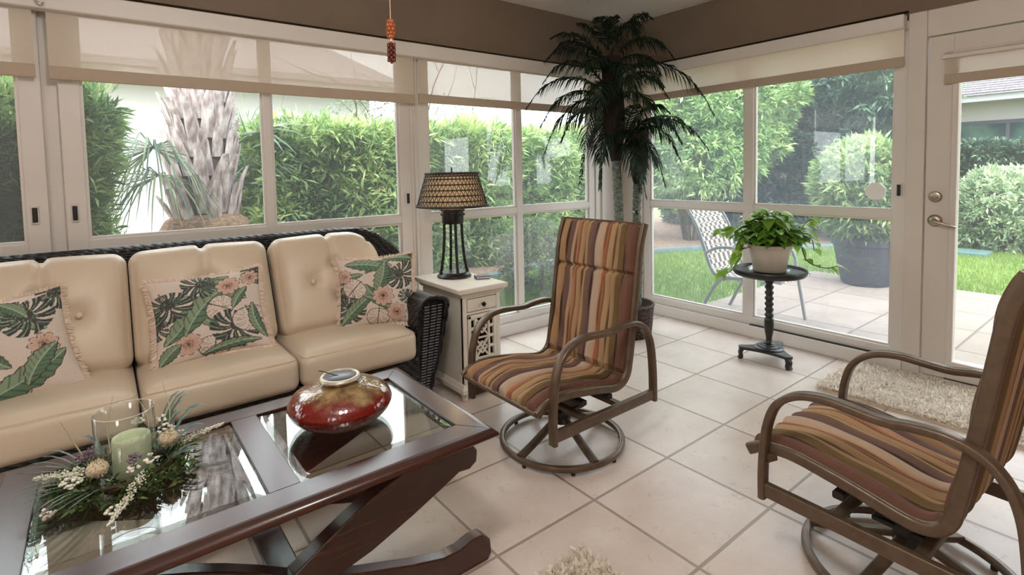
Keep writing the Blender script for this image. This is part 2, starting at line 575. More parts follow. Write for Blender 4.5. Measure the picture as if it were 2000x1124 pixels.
def window(n, W, u0, u1, lites, label, latch=None, pane_mat=None, gasket=None, top=ZT):
    """one sliding unit: outer frame, sash frames round each lite (ua, ub), rail, glass above and below the rail"""
    o = thing('window_%d' % n, label, 'window')
    o['kind'] = 'structure'
    fr = MB()
    us = [u0] + [x for l in lites for x in l] + [u1]
    for i in range(0, len(us), 2):
        W.box(fr, us[i], us[i + 1], .0845, top - .03, .0225, .0745)
    W.box(fr, u0, u1, 0, .085, -.012, .09)            # sill track
    W.box(fr, u0, u1, .085, .14, .022, .075)          # bottom rail
    W.box(fr, u0, u1, top - .06, top - .012, .0, .09)
    build('window_frame', fr, M_white, o, smooth=0, bevel=.004)
    rl = MB(); rb = MB()
    for a, b in lites:
        W.box(rl, a - .004, b + .004, RA, RB, .0262, .0702)
        for z0, z1 in ((.14, RA), (RB, top - .06)):   # thin glazing beads
            for i_, q in enumerate(((a, a + .012, z0, z1), (b - .012, b, z0, z1), (a, b, z0, z0 + .012), (a, b, z1 - .012, z1))):
                W.box(rb, *q, .036 + (i_ > 1) * .0008, .062 - (i_ > 1) * .0008)
    build('rail', rl, M_white, o, smooth=0, bevel=.004)
    build('glazing_bead', rb, M_white, o, smooth=0)
    if gasket:
        tk = MB(); W.box(tk, gasket[0], gasket[1], .085, .090, -.004, .0235)
        build('track_gasket', tk, M_gasket, o, smooth=0)
    for a, b in lites:
        for z0, z1 in ((.14, RA), (RB, top - .06)):
            mb = MB(); W.box(mb, a, b, z0, z1, .047, .051)
            build('pane', mb, pane_mat or M_pane, o, smooth=0)
    for (lu, lz) in (latch or []):
        mb = MB(); W.box(mb, lu - .014, lu + .014, lz - .042, lz + .042, .012, .026)
        lp = build('latch_plate', mb, M_white, o, smooth=0, bevel=.004)
        mb = MB(); W.box(mb, lu - .009, lu + .009, lz - .033, lz + .033, .004, .02)
        build('latch', mb, M_black, lp, smooth=0, bevel=.003)
    return o


window(1, WL, -2.35, -.185, [(-2.28, -1.35), (-1.30, -.262)], 'white sliding window cut off by the picture edge, left of the post', latch=[(-.232, 1.09)])
window(2, WL, -.128, 1.62, [(-.052, .729), (.769, 1.543)], 'white sliding window in two lites directly behind the sofa', latch=[(-.095, 1.09), (1.585, 1.075)])
window(3, WL, 1.675, 3.37, [(1.757, 2.507), (2.562, 3.300)], 'white sliding window behind the lamp and the near swivel chair', pane_mat=glass_mat('third_window_glass', (.96, .98, .97), .04, haze=.05))
window(4, WR, .998, 2.89, [(1.066, 1.915), (1.985, 2.822)], 'white sliding patio window behind the plant stand', latch=[(1.033, 1.085)], gasket=(1.003, 1.925), pane_mat=M_pane_hazy)
# posts between the units and at the corner
pm = MB(); WL.box(pm, -.185, -.128, 0, ZT, .06, .12)
struct(build('trim_1', pm, M_white, smooth=0), 'narrow recessed white post between the first two windows', 'post')
pm = MB(); WL.box(pm, 1.62, 1.675, 0, ZT, .02, .12); WL.box(pm, 1.640, 1.650, 0, ZT, .006, .03)
struct(build('trim_2', pm, M_white, smooth=0, bevel=.003), 'white post with a ridge between the second and third windows', 'post')
M_corner = mat('corner_post_paint', (176, 156, 140), .6)
pm = MB(); WL.box(pm, 3.37, XR + .1, 0, ZT, .01, .12); WR.box(pm, 2.89, YL + .12, 0, ZT, .01, .10); WL.box(pm, 3.43, 3.47, 0, ZT, -.01, .012)
struct(build('trim_3', pm, M_white, smooth=0, bevel=.003), 'white corner post behind the artificial palm', 'post')
# shade valances: boxed boards standing proud of the wall, a shadow gap above
pm = MB().box(-2.4, 3.60, YL - .075, YL - .003, 1.982, 2.068)
struct(build('trim_4', pm, M_white, smooth=0, bevel=.006), 'long white valance board above the shades behind the sofa', 'valance')
pm = MB().box(XR - .065, XR - .003, 1.005, 3.04, 2.008, 2.086)
struct(build('trim_5', pm, M_white, smooth=0, bevel=.006), 'white valance board above the patio window shade', 'valance')
pm = MB(); WR.box(pm, Y0, -.34, 0, 2.092, 0, .12)
struct(build('wall_right_end', pm, M_beige_wall, smooth=0), 'beige wall past the glass door', 'wall')
# door casing and the glass door
pm = MB()
WR.box(pm, .912, .998, 0, 2.092, -.004, .10); WR.box(pm, -.34, .912, 1.946, 2.092, -.002, .10); WR.box(pm, -.34, -.055, 0, 1.946, -.004, .10)
WR.box(pm, -.055, .912, 0, .028, -.02, .12)
struct(build('trim_6', pm, M_door, smooth=0, bevel=.004), 'wide cream casing and sill around the glass door', 'door casing')
d = thing('door_1', 'cream exterior door with one full-height glass lite and nickel hardware', 'door'); d['kind'] = 'structure'
mb = MB()
WR.box(mb, .792, .905, .032, 1.938, .004, .05); WR.box(mb, -.048, .062, .032, 1.938, .004, .05)
WR.box(mb, .062, .792, 1.842, 1.938, .004, .05); WR.box(mb, .062, .792, .032, .105, .004, .05)
build('door_slab', mb, M_door, d, smooth=0, bevel=.002)
mb = MB()
for i_, q in enumerate(((.765, .796, .100, 1.847), (.058, .089, .100, 1.847), (.0575, .7965, .0995, .136), (.0575, .7965, 1.815, 1.8475))):
    WR.box(mb, *q, -.008 - (i_ > 1) * .001, .056 + (i_ > 1) * .001)
build('lite_frame', mb, M_door, d, smooth=0, bevel=.006)
mb = MB(); WR.box(mb, .089, .765, .136, 1.815, .024, .03)
build('pane', mb, M_pane, d, smooth=0)
mb = MB(); WR.box(mb, .05, .80, .03, .034, -.002, .056)
build('sweep', mb, M_gasket, d, smooth=0)


def lathe_x(mb, prof, c, n=28):
    """lathe about the -x axis (towards the room)"""
    t = MB().lathe(prof, (0, 0, 0), n)
    mb.raw([(c[0] - p[2], c[1] + p[0], c[2] + p[1]) for p in t.v], t.f)
    return mb


db = build('deadbolt', lathe_x(MB(), [(.030, 0), (.031, .006), (.027, .010), (.026, .016), (.018, .018)], (XR + .004, .858, 1.052)), M_nickel, d, smooth=40)
build('thumb_turn', MB().box(XR - .032, XR - .012, .843, .873, 1.046, 1.058), M_nickel, db, smooth=0, bevel=.003)
dh = build('lever_rose', lathe_x(MB(), [(.033, 0), (.034, .005), (.029, .011), (.014, .014), (.012, .040)], (XR + .004, .858, .918)), M_nickel, d, smooth=40)
build('lever', MB().tube(smooth_path([(XR - .035, .860, .920), (XR - .045, .846, .915), (XR - .044, .81, .905), (XR - .040, .775, .893), (XR - .03, .762, .888)], 6), [.010] * 6 + [.0085] * 12 + [.007] * 7, 10), M_nickel, dh, smooth=60)
# ------------------------------------------------------------------ roller shades
def shade_mat(name, col, seethru):
    m, N, L = new_mat(name)
    out = N.new('ShaderNodeOutputMaterial')
    df = N.new('ShaderNodeBsdfDiffuse'); df.inputs[0].default_value = lin(col)
    tl = N.new('ShaderNodeBsdfTranslucent'); tl.inputs[0].default_value = lin(col)
    tp = N.new('ShaderNodeBsdfTransparent'); tp.inputs[0].default_value = (1, .97, .94, 1)
    tc = N.new('ShaderNodeTexCoord')
    mp = N.new('ShaderNodeMapping'); mp.inputs['Scale'].default_value = (180, 180, 14); L.new(tc.outputs['Object'], mp.inputs[0])
    nz = N.new('ShaderNodeTexNoise'); nz.inputs['Scale'].default_value = 1.0; L.new(mp.outputs[0], nz.inputs[0])
    mr = N.new('ShaderNodeMapRange'); mr.inputs['To Min'].default_value = seethru * .7; mr.inputs['To Max'].default_value = seethru * 1.3
    L.new(nz.outputs[0], mr.inputs[0])
    a = N.new('ShaderNodeMixShader'); a.inputs[0].default_value = .15; L.new(df.outputs[0], a.inputs[1]); L.new(tl.outputs[0], a.inputs[2])
    b = N.new('ShaderNodeMixShader'); L.new(mr.outputs[0], b.inputs[0]); L.new(a.outputs[0], b.inputs[1]); L.new(tp.outputs[0], b.inputs[2])
    L.new(b.outputs[0], out.inputs[0])
    return m


M_shade = shade_mat('shade_fabric', (214, 202, 188), .09)
M_shade_r = shade_mat('shade_fabric_dense', (238, 227, 213), .03)
M_hem = mat('shade_hem', (180, 163, 145), .8, bump=.1, bscale=300)


def shade(W, u0, u1, zb, zt, d, label, fm, hem=.058, sag=.004):
    o = thing('roller_shade', label, 'shade', group=None)
    P = (lambda u, dd, z: (u, YL + dd, z)) if W.side == 'L' else (lambda u, dd, z: (XR + dd, u, z))
    nu = 24; vs = []; fs = []
    for j, z in enumerate((zt, (zt + zb) / 2, zb + hem * .9)):
        for i in range(nu + 1):
            u = u0 + (u1 - u0) * i / nu
            vs.append(P(u, d + sag * math.sin(i * .9) * (j / 2), z))
    for j in range(2):
        for i in range(nu):
            a = j * (nu + 1) + i; fs.append((a, a + 1, a + nu + 2, a + nu + 1))
    build('fabric', MB().raw(vs, fs), fm, o, smooth=180)
    pts = [P(u0, d, zb + hem / 2), P(u1, d, zb + hem / 2)]
    build('hem_bar', MB().sweep(pts, rrect(.012, hem, .005), up=(0, 0, 1)), M_hem, o, smooth=30)
    tb = MB().tube([P(u0 - .004, d + .018, zt + .012), P(u1 + .004, d + .018, zt + .012)], .02, 14)
    build('roller_tube', tb, fm, o, smooth=60)
    return o


shade(WL, -2.30, -.196, 1.690, 1.985, -.028, 'beige roller shade at the picture edge, left of the metal hook', M_shade)
wide_shade = shade(WL, -.150, 1.632, 1.688, 1.985, -.028, 'widest beige roller shade, half lowered over the window behind the sofa', M_shade)
shade(WL, 1.662, 3.46, 1.698, 1.985, -.028, 'beige roller shade between the window post and the artificial palm', M_shade)
shade(WR, 1.012, 2.98, 1.795, 2.012, -.026, 'pale beige roller shade above the patio window with the plant stand', M_shade_r)
shade(WR, .055, .828, 1.670, 1.812, -.012, 'short beige shade lowered over the top of the glass door', M_shade, hem=.052)
hd = MB().box(XR - .035, XR - .008, .045, .838, 1.806, 1.828)
tag(build('shade_headrail', hd, M_door, smooth=0, bevel=.004), 'slim cream headrail screwed above the glass door shade', 'headrail')
# bead chain hanging in the gap between two shades
ch = MB().tube([(1.6465, YL - .022, 1.982), (1.6465, YL - .022, .62)], .0028, 6)
build('pull_cord', ch, M_white, wide_shade, smooth=60)
# metal hook with a short wire at the top of the first gap
hk = thing('hook', 'small bent silver hook on the valance at the gap between the two left shades', 'hook')
p = smooth_path([(-.178, YL - .078, 2.06), (-.178, YL - .088, 2.035), (-.176, YL - .09, 2.012), (-.168, YL - .092, 1.997), (-.158, YL - .09, 1.994), (-.152, YL - .084, 2.004)], 6)
build('bent_wire', MB().tube(p, .004, 8), mat('hook_steel', (210, 205, 198), .25, metal=1.0), hk, smooth=60)
build('mounting_plate', MB().box(-.192, -.164, YL - .082, YL - .074, 2.02, 2.064), M_white, hk, smooth=0, bevel=.003)
# white octagonal sensor stuck on the glass
mb = lathe_x(MB(), [(.056, 0), (.056, .012), (.050, .018)], (XR + .044, 1.160, 1.077), n=8)
mb.v = [(x, 1.160 + (y - 1.160) * math.cos(PI / 8) - (z - 1.077) * math.sin(PI / 8), 1.077 + (y - 1.160) * math.sin(PI / 8) + (z - 1.077) * math.cos(PI / 8)) for x, y, z in mb.v]
tag(build('glass_sensor', mb, mat('sensor_plastic', (242, 240, 240), .5), smooth=20), 'white eight-sided plastic sensor stuck on the patio window glass', 'sensor')

# ------------------------------------------------------------------ pull chain with beads
pc = thing('pull_chain', 'beaded pull chain hanging from the ceiling in front of the wide shade', 'pull chain', (.958, 2.0, 1.70))
M_bead_o = mat('amber_bead', (176, 92, 46), .3, coat=.4, trans=.2)
M_bead_d = mat('dark_red_bead', (96, 34, 22), .3, coat=.5)
M_cream = mat('cream_bead', (222, 200, 170), .5)
build('cord', MB().tube([(0, 0, .15), (0, 0, ZC - 1.70)], .0016, 6), M_cream, pc, smooth=60)
mb = MB()
for k, (z, r) in enumerate(((.157, .013), (.142, .018), (.126, .020), (.110, .018), (.097, .012))):
    for j in range(5):
        a = j * 2 * PI / 5 + k * .6; mb.ball((math.cos(a) * r * .6, math.sin(a) * r * .6, z), .0098, 8, 6)
build('amber_beads', mb, M_bead_o, pc, smooth=60)
build('cream_spacer', MB().lathe([(.002, .072), (.006, .076), (.007, .09), (.003, .099)], n=12), M_cream, pc, smooth=60)
mb = MB()
for k in range(8):
    for j in range(3):
        a = j * 2.1 + k * 1.05; mb.ball((math.cos(a) * .012, math.sin(a) * .012, .068 - k * .0095), .0075, 8, 6)
mb.ball((0, 0, -.004), .007, 8, 6)
build('dark_beads', mb, M_bead_d, pc, smooth=60)
# ------------------------------------------------------------------ sofa
M_cush = mat('cream_upholstery', (212, 196, 175), .42, col2=(206, 189, 167), nscale=3, bump=.04, bscale=25, sheen=.15, spec=.45)


def wicker_mat(name, col, col2, sc, rough=.38, bumpk=.9):
    """over-under strand weave in bump and tone"""
    m, N, L = new_mat(name)
    out = N.new('ShaderNodeOutputMaterial'); b = N.new('ShaderNodeBsdfPrincipled'); L.new(b.outputs[0], out.inputs[0])
    tc = N.new('ShaderNodeTexCoord')
    w1 = N.new('ShaderNodeTexWave'); w1.bands_direction = 'Z'; w1.inputs['Scale'].default_value = sc; w1.inputs['Distortion'].default_value = .6
    w2 = N.new('ShaderNodeTexWave'); w2.bands_direction = 'DIAGONAL'; w2.inputs['Scale'].default_value = sc * .6; w2.inputs['Distortion'].default_value = .8
    for w in (w1, w2): L.new(tc.outputs['Object'], w.inputs['Vector'])
    mu = N.new('ShaderNodeMath'); mu.operation = 'MULTIPLY'; L.new(w1.outputs['Fac'], mu.inputs[0]); L.new(w2.outputs['Fac'], mu.inputs[1])
    cr = N.new('ShaderNodeValToRGB'); cr.color_ramp.elements[0].color = lin(col); cr.color_ramp.elements[1].color = lin(col2)
    L.new(mu.outputs[0], cr.inputs[0]); L.new(cr.outputs[0], b.inputs['Base Color'])
    b.inputs['Roughness'].default_value = rough
    bp = N.new('ShaderNodeBump'); bp.inputs['Strength'].default_value = bumpk; bp.inputs['Distance'].default_value = .006
    L.new(mu.outputs[0], bp.inputs['Height']); L.new(bp.outputs[0], b.inputs['Normal'])
    return m


M_wick = wicker_mat('black_wicker', (10, 10, 12), (38, 38, 42), 26)
M_strand = mat('black_strand', (30, 30, 34), .3)
SX0, SX1 = -.49, 1.215       # seat span
SYF = 2.325                  # seat front
sofa = thing('sofa', 'three-seat black wicker sofa with cream cushions under the window', 'sofa', (.36, 2.68, 0))
SO = Vector((.36, 2.68, 0))


def L_(p): return tuple(Vector(p) - SO)


# base and back
mb = MB()
mb.prism([(2.36, .05), (3.0, .05), (3.0, .31), (2.36, .31)], 'x', SX0 - .02, SX1 + .02)
mb.v = [L_(p) for p in mb.v]
build('seat_base', mb, M_wick, sofa, smooth=30, bevel=.01)
# arched back panel following the rounded ends
mb = MB()
prof = [(-.76, .52), (-.73, .70), (-.64, .82), (-.52, .888), (-.38, .908)] + [(x, .908) for x in (0, .36, .72)] + [(1.12, .906), (1.24, .885), (1.34, .82), (1.42, .74), (1.455, .60), (1.455, .10), (-.76, .10)]
mb.prism([(x, z) for x, z in prof], 'y', 2.965, 3.015)
mb.v = [L_(p) for p in mb.v]
build('back_panel', mb, M_wick, sofa, smooth=30, bevel=.008)
rim = smooth_path([(x, 2.99, z) for x, z in prof[:13]], 8)
mb = MB().tube([L_(p) for p in rim], .026, 12, up=(0, 1, 0))
build('back_rim', mb, M_wick, sofa, smooth=60)
# arms: flared outwards at the top, front face open-woven in two ladders
for s, xin in ((1, SX1 + .005), (-1, SX0 - .005)):
    mb = MB()
    P = lambda k, z, y: (xin + s * k, y, z)
    ring = [(.0, .06), (.0, .56), (.015, .597), (.06, .612), (.125, .604), (.155, .585), (.162, .555), (.150, .44), (.128, .30), (.095, .16), (.075, .06)]
    vs = []
    ys = [2.335, 2.36, 2.6, 2.85, 2.98]
    for yi, y in enumerate(ys):
        sh = .012 if yi == 0 else 0
        for k, z in ring:
            kc, zc = .08, .35
            vs.append(P(k + (kc - k) * sh * 2, z + (zc - z) * sh * .6, y + (.08 * (1 - z / .6) if yi < 2 else 0)))
    m = len(ring); fs = [tuple(range(m)), tuple(range((len(ys) - 1) * m, len(ys) * m))]
    for i in range(len(ys) - 1):
        for k in range(m): fs.append((i * m + k, i * m + (k + 1) % m, (i + 1) * m + (k + 1) % m, (i + 1) * m + k))
    mb.raw([L_(v) for v in vs], fs)
    arm = build('arm', mb, M_wick, sofa, smooth=40)
    # braided roll round the front edge
    edge = [P(k, z, 2.335 + .08 * (1 - z / .6) - .006) for k, z in ring]
    pth = smooth_path(edge[1:], 6)
    br = MB()
    for ph in (0, 1, 2):
        q = []
        for i, p in enumerate(pth):
            a = i * .55 + ph * 2.094
            q.append(L_((p[0] + .009 * math.cos(a) * s, p[1] - .004 + .006 * math.sin(a), p[2] + .009 * math.cos(a) * .5)))
        br.tube(q, .0065, 6)
    build('braid', br, M_strand, arm, smooth=60)
    # ladders of horizontal strands on the front face
    ld = MB()
    for k0, wdt in ((.035, .026), (.075, .026), (.112, .022)):
        for i in range(30):
            z = .565 - i * .0155
            kk = k0 - .045 * max(0, (.52 - z)) * (k0 / .1)
            y = 2.335 + .08 * (1 - z / .6) - .004
            ld.tube([L_(P(kk, z, y)), L_(P(kk + wdt * .5, z + .002, y - .007)), L_(P(kk + wdt, z, y))], .0042, 6)
    build('weave', ld, mat('wicker_rung', (96, 96, 102), .3), arm, smooth=60)
for x in (SX0 - .03, SX1 + .03):
    for y in (2.44, 2.93):
        mb = MB().box(x - .03, x + .03, y - .03, y + .03, 0, .08)
        mb.v = [L_(p) for p in mb.v]
        build('foot', mb, M_wick, sofa, smooth=0, bevel=.006)

# seat cushions
CW = (SX1 - SX0) / 3
for i in range(3):
    cx = SX0 + CW * (i + .5)

    def dsc(x, y, z, u, v, s):
        k = (1 - u ** 4) * (1 - v ** 4)
        zz = z + (.022 * k if s > 0 else 0)
        zz += .008 * (1 - u * u) * max(0, -v) ** 3 * (1 if s > 0 else 0)
        # gentle pillowing of the front face, faint sag lines at the corners
        yy = y - .012 * (1 - u ** 4) * (1 - s ** 2) * (1 if v < 0 else 0)
        return (x * (1 - .006 * (1 - s * s)), yy, zz)
    vs, fs = rounded_block(CW - .004, .64, .150, .042, 26, dsc)
    mb = MB().raw([L_((x + cx, y + SYF + .32, z + .383)) for x, y, z in vs], fs)
    sc = build('seat_cushion', mb, M_cush, sofa, smooth=180)
    # welt seam round the top edge of the front
    q = [(cx - CW / 2 + .012, SYF + .10, .447), (cx - CW / 2 + .016, SYF + .03, .447), (cx - CW / 2 + .05, SYF + .004, .449), (cx, SYF - .006, .456), (cx + CW / 2 - .05, SYF + .004, .449), (cx + CW / 2 - .016, SYF + .03, .447), (cx + CW / 2 - .012, SYF + .10, .447)]
    build('welt', MB().tube([L_(p) for p in smooth_path(q, 6)], .0012, 6), M_cush, sc, smooth=60)

# back cushions, leaning, tufted with covered buttons and a soft centre pleat
LEAN = math.radians(-25)
for i in range(3):
    cx = SX0 + CW * (i + .5)
    H = .505
    btn = [(-.115, -.012), (.115, -.012), (0, .075), (0, -.10)]

    def dbk(x, y, z, u, v, s, i=i):
        # local: x across, y thickness (front is -y), z up
        cw = 1.0
        if i == 2 and x > 0 and z > .02:      # big rounded outer shoulder
            pass
        k = max(0, (1 - abs(u) ** 3)) * max(0, (1 - abs(s) ** 3))
        front = v < 0
        yy = y - (.050 * k if front else -.01 * k)
        if front:
            for bx, bz in btn:
                r2 = (x - bx) ** 2 + (z - bz) ** 2
                yy += .030 * math.exp(-r2 / (2 * .026 ** 2)) + .010 * math.exp(-r2 / (2 * .07 ** 2))
            pl = math.exp(-(x / .012) ** 2) * max(0, min(1, (z - .04) / .12))
            yy += .024 * pl
            # creases between buttons
            for (ax, az), (bx, bz) in ((btn[0], btn[2]), (btn[1], btn[2]), (btn[0], btn[3]), (btn[1], btn[3])):
                dx, dz = bx - ax, bz - az; t = max(0, min(1, ((x - ax) * dx + (z - az) * dz) / (dx * dx + dz * dz)))
                dd = math.hypot(x - ax - t * dx, z - az - t * dz)
                yy += .006 * math.exp(-(dd / .014) ** 2)
        zz = z + .010 * math.cos(u * PI / 2) * (1 if s > 0 else 0)
        if s > 0: zz -= .016 * math.exp(-(x / .016) ** 2) * max(0, s) ** 2
        xx = x
        out = 1 if i == 2 else (-1 if i == 0 else 0)
        if out and x * out > 0:
            # pull the outer top corner into an arc of radius R
            R = .17; ex = CW / 2 - R; ez = H / 2 - R
            if x * out > ex and z > ez:
                px, pz = x * out - ex, z - ez
                m_ = max(px, pz); l_ = math.hypot(px, pz)
                if l_ > 1e-6:
                    f = m_ / l_
                    xx = out * (ex + px * f); zz = ez + pz * f + (zz - z)
        return (xx, yy, zz)
    vs, fs = rounded_block(CW - .004, .155, H, .055, 40, dbk)
    Mx = Matrix.Translation(Vector((cx + (.012 if i == 2 else 0), 2.80, .672)) - SO) @ Matrix.Rotation(LEAN, 4, 'X')
    mb = MB().raw([tuple(Mx @ Vector(p)) for p in vs], fs)
    bc = build('back_cushion', mb, M_cush, sofa, smooth=180)
    for bx, bz in btn:
        bt = MB()
        k = (1 - abs(bx / (CW / 2)) ** 3) * (1 - abs(bz / (H / 2)) ** 3)
        t = MB().ball((0, 0, 0), .013, 12, 8, (1, .5, 1))
        bt.raw([tuple(Mx @ Vector((p[0] + bx, p[1] - .0775 - .050 * k + .024, p[2] + bz))) for p in t.v], t.f)
        build('button', bt, M_cush, bc, smooth=180)


# ------------------------------------------------------------------ throw pillows with a tropical leaf print
def paint(n, seed):
    """colour grid (n,n,3) in linear values: leaves, monstera, flowers and outlines on blush linen"""
    u, v = np.meshgrid(np.linspace(0, 1, n), np.linspace(0, 1, n), indexing='xy')
    base = np.array(lin((212, 198, 187))[:3]); img = np.ones((n, n, 3)) * base
    img *= (1 + rng.normal(0, .03, (n, n, 1)))
    r = np.random.default_rng(seed)
    G1, G2, GD, PK, PD, LN, GR = [np.array(lin(c)[:3]) for c in ((132, 150, 124), (98, 122, 100), (70, 76, 74), (206, 174, 160), (96, 58, 54), (92, 80, 74), (158, 174, 156))]

    def frame(cx, cy, ang):
        dx, dy = u - cx, v - cy
        return dx * math.cos(ang) + dy * math.sin(ang), -dx * math.sin(ang) + dy * math.cos(ang)

    def blade(cx, cy, ang, L, W, c1, c2, bend):
        a, b = frame(cx, cy, ang); t = a / L
        b = b - bend * L * (t * (1 - t))
        w = W * np.sin(np.clip(t, 0, 1) * PI) ** .75 * (1 + .08 * np.sin(t * 40))
        m = (t > 0) & (t < 1) & (np.abs(b) < w)
        vein = np.abs(((t * 9 - np.abs(b) / (W + 1e-6) * 1.1) % 1) - .5) < .10
        shade_ = np.where((b > 0)[..., None], c1, c2)
        col = np.where(vein[..., None], shade_ * .55, shade_)
        img[m] = col[m]
        img[m & (np.abs(b) < .006)] = GR
        img[(t > 0) & (t < 1) & (np.abs(np.abs(b) - w) < .0045)] = LN * .7

    def monstera(cx, cy, ang, S, dark):
        a, b = frame(cx, cy, ang); rr = np.hypot(a, b); th = np.arctan2(b, a)
        edge = S * (1.0 - .25 * np.cos(th)) * (1 - .12 * np.cos(2 * th))
        slit = (np.abs(((np.abs(th) * 1.75 + rr / S * .9) % 1) - .5) < .16) & (rr > .32 * S)
        m = (rr < edge) & ~slit
        if dark:
            img[m] = GD * (1 + .25 * np.sin(th * 20))[m][:, None]
            img[m & (np.abs(((np.abs(th) * 1.75 + rr / S * .9 + .5) % 1) - .5) < .035)] = GR
        else:
            img[(rr < edge)] = base * 1.04
            o = (rr < edge + .004) & ((np.abs(rr - edge) < .006) | ((np.abs(np.abs(((np.abs(th) * 1.75 + rr / S * .9) % 1) - .5) - .16) < .03) & (rr > .32 * S)))
            img[o] = LN
        img[(np.abs(b) < .006) & (a > -S) & (a < S * .8)] = LN

    def flower(cx, cy, S, k=9):
        a, b = frame(cx, cy, r.uniform(0, 6)); rr = np.hypot(a, b); th = np.arctan2(b, a)
        e = S * (.62 + .38 * np.abs(np.cos(th * k / 2)) ** .6)
        m = rr < e
        img[m] = (PK * (1.15 - .45 * (1 - np.clip(rr / S, 0, 1)))[..., None] * (1 - .25 * (np.abs(np.sin(th * k / 2)) < .18))[..., None])[m]
        img[np.abs(rr - e) < .004] = LN
        st = (rr < S * .42) & ((np.abs(np.sin(th * 11)) < .45) | (rr < S * .16))
        img[st] = PD
        img[(rr < S * .3) & (np.abs(np.sin(th * 7 + rr * 90)) < .2)] = np.array(lin((226, 200, 150))[:3])
    L2 = [('b', .35, .75, .5, .4, .07, .3), ('b', .55, .30, 2.2, .35, .06, .2), ('b', .85, .6, 2.6, .4, .07, -.2), ('m', .5, .12, 1.4, .13, 0), ('b', .0, .62, .35, .35, .05, .2), ('m', .95, .95, 3.6, .18, 1), ('b', .45, .95, -.4, .3, .05, -.2), ('m', .02, .45, .2, .13, 1)]
    lay = {
        1: [('b', .02, .40, .55, .70, .10, .3), ('m', .72, .78, 2.2, .19, 1), ('b', .30, .06, .45, .72, .11, -.25), ('m', .28, .62, 1.1, .16, 0), ('b', .05, .95, -.25, .55, .09, .2), ('f', .80, .45, .12), ('b', .62, .10, .9, .45, .08, .3), ('m', .10, .12, .6, .15, 1), ('b', .55, .98, -.9, .30, .06, .2)],
        2: [('b', .06, .22, .95, .55, .10, -.3), ('b', .24, .26, .85, .80, .12, .35), ('m', .12, .68, 1.9, .20, 1), ('m', .45, .88, .2, .17, 1), ('m', .56, .55, 2.6, .14, 0), ('m', .72, .28, .7, .22, 1), ('m', .86, .38, 1.8, .17, 0), ('b', .98, .10, 1.75, .45, .06, .3), ('b', .38, .02, .12, .55, .05, .2), ('f', .68, .80, .12), ('f', .90, .87, .10), ('f', .27, .17, .12), ('b', .03, .02, .8, .25, .07, .2), ('b', .7, .5, 1.0, .3, .05, .2)],
        3: [('b', .10, .90, -.2, .60, .10, .3), ('b', .48, .42, 1.3, .52, .11, -.3), ('m', .82, .70, 2.4, .20, 1), ('m', .22, .55, .8, .15, 0), ('m', .14, .28, 1.2, .20, 1), ('b', .02, .05, .7, .55, .09, .2), ('b', .30, .42, -.6, .55, .05, .2), ('f', .58, .38, .15), ('f', .74, .14, .13), ('f', .08, .72, .10), ('b', .60, .98, -.15, .4, .07, .2), ('m', .92, .38, 1.5, .12, 1)],
    }[seed]
    for q in L2 + lay:
        if q[0] == 'b': blade(q[1], q[2], q[3], q[4], q[5], G1, G2, q[6])
        elif q[0] == 'm': monstera(q[1], q[2], q[3], q[4], q[5])
        else: flower(q[1], q[2], q[3])
    return img


M_print = vcol_mat('leaf_print_linen')
M_fringe = mat('blush_fringe', (240, 222, 206), .9)


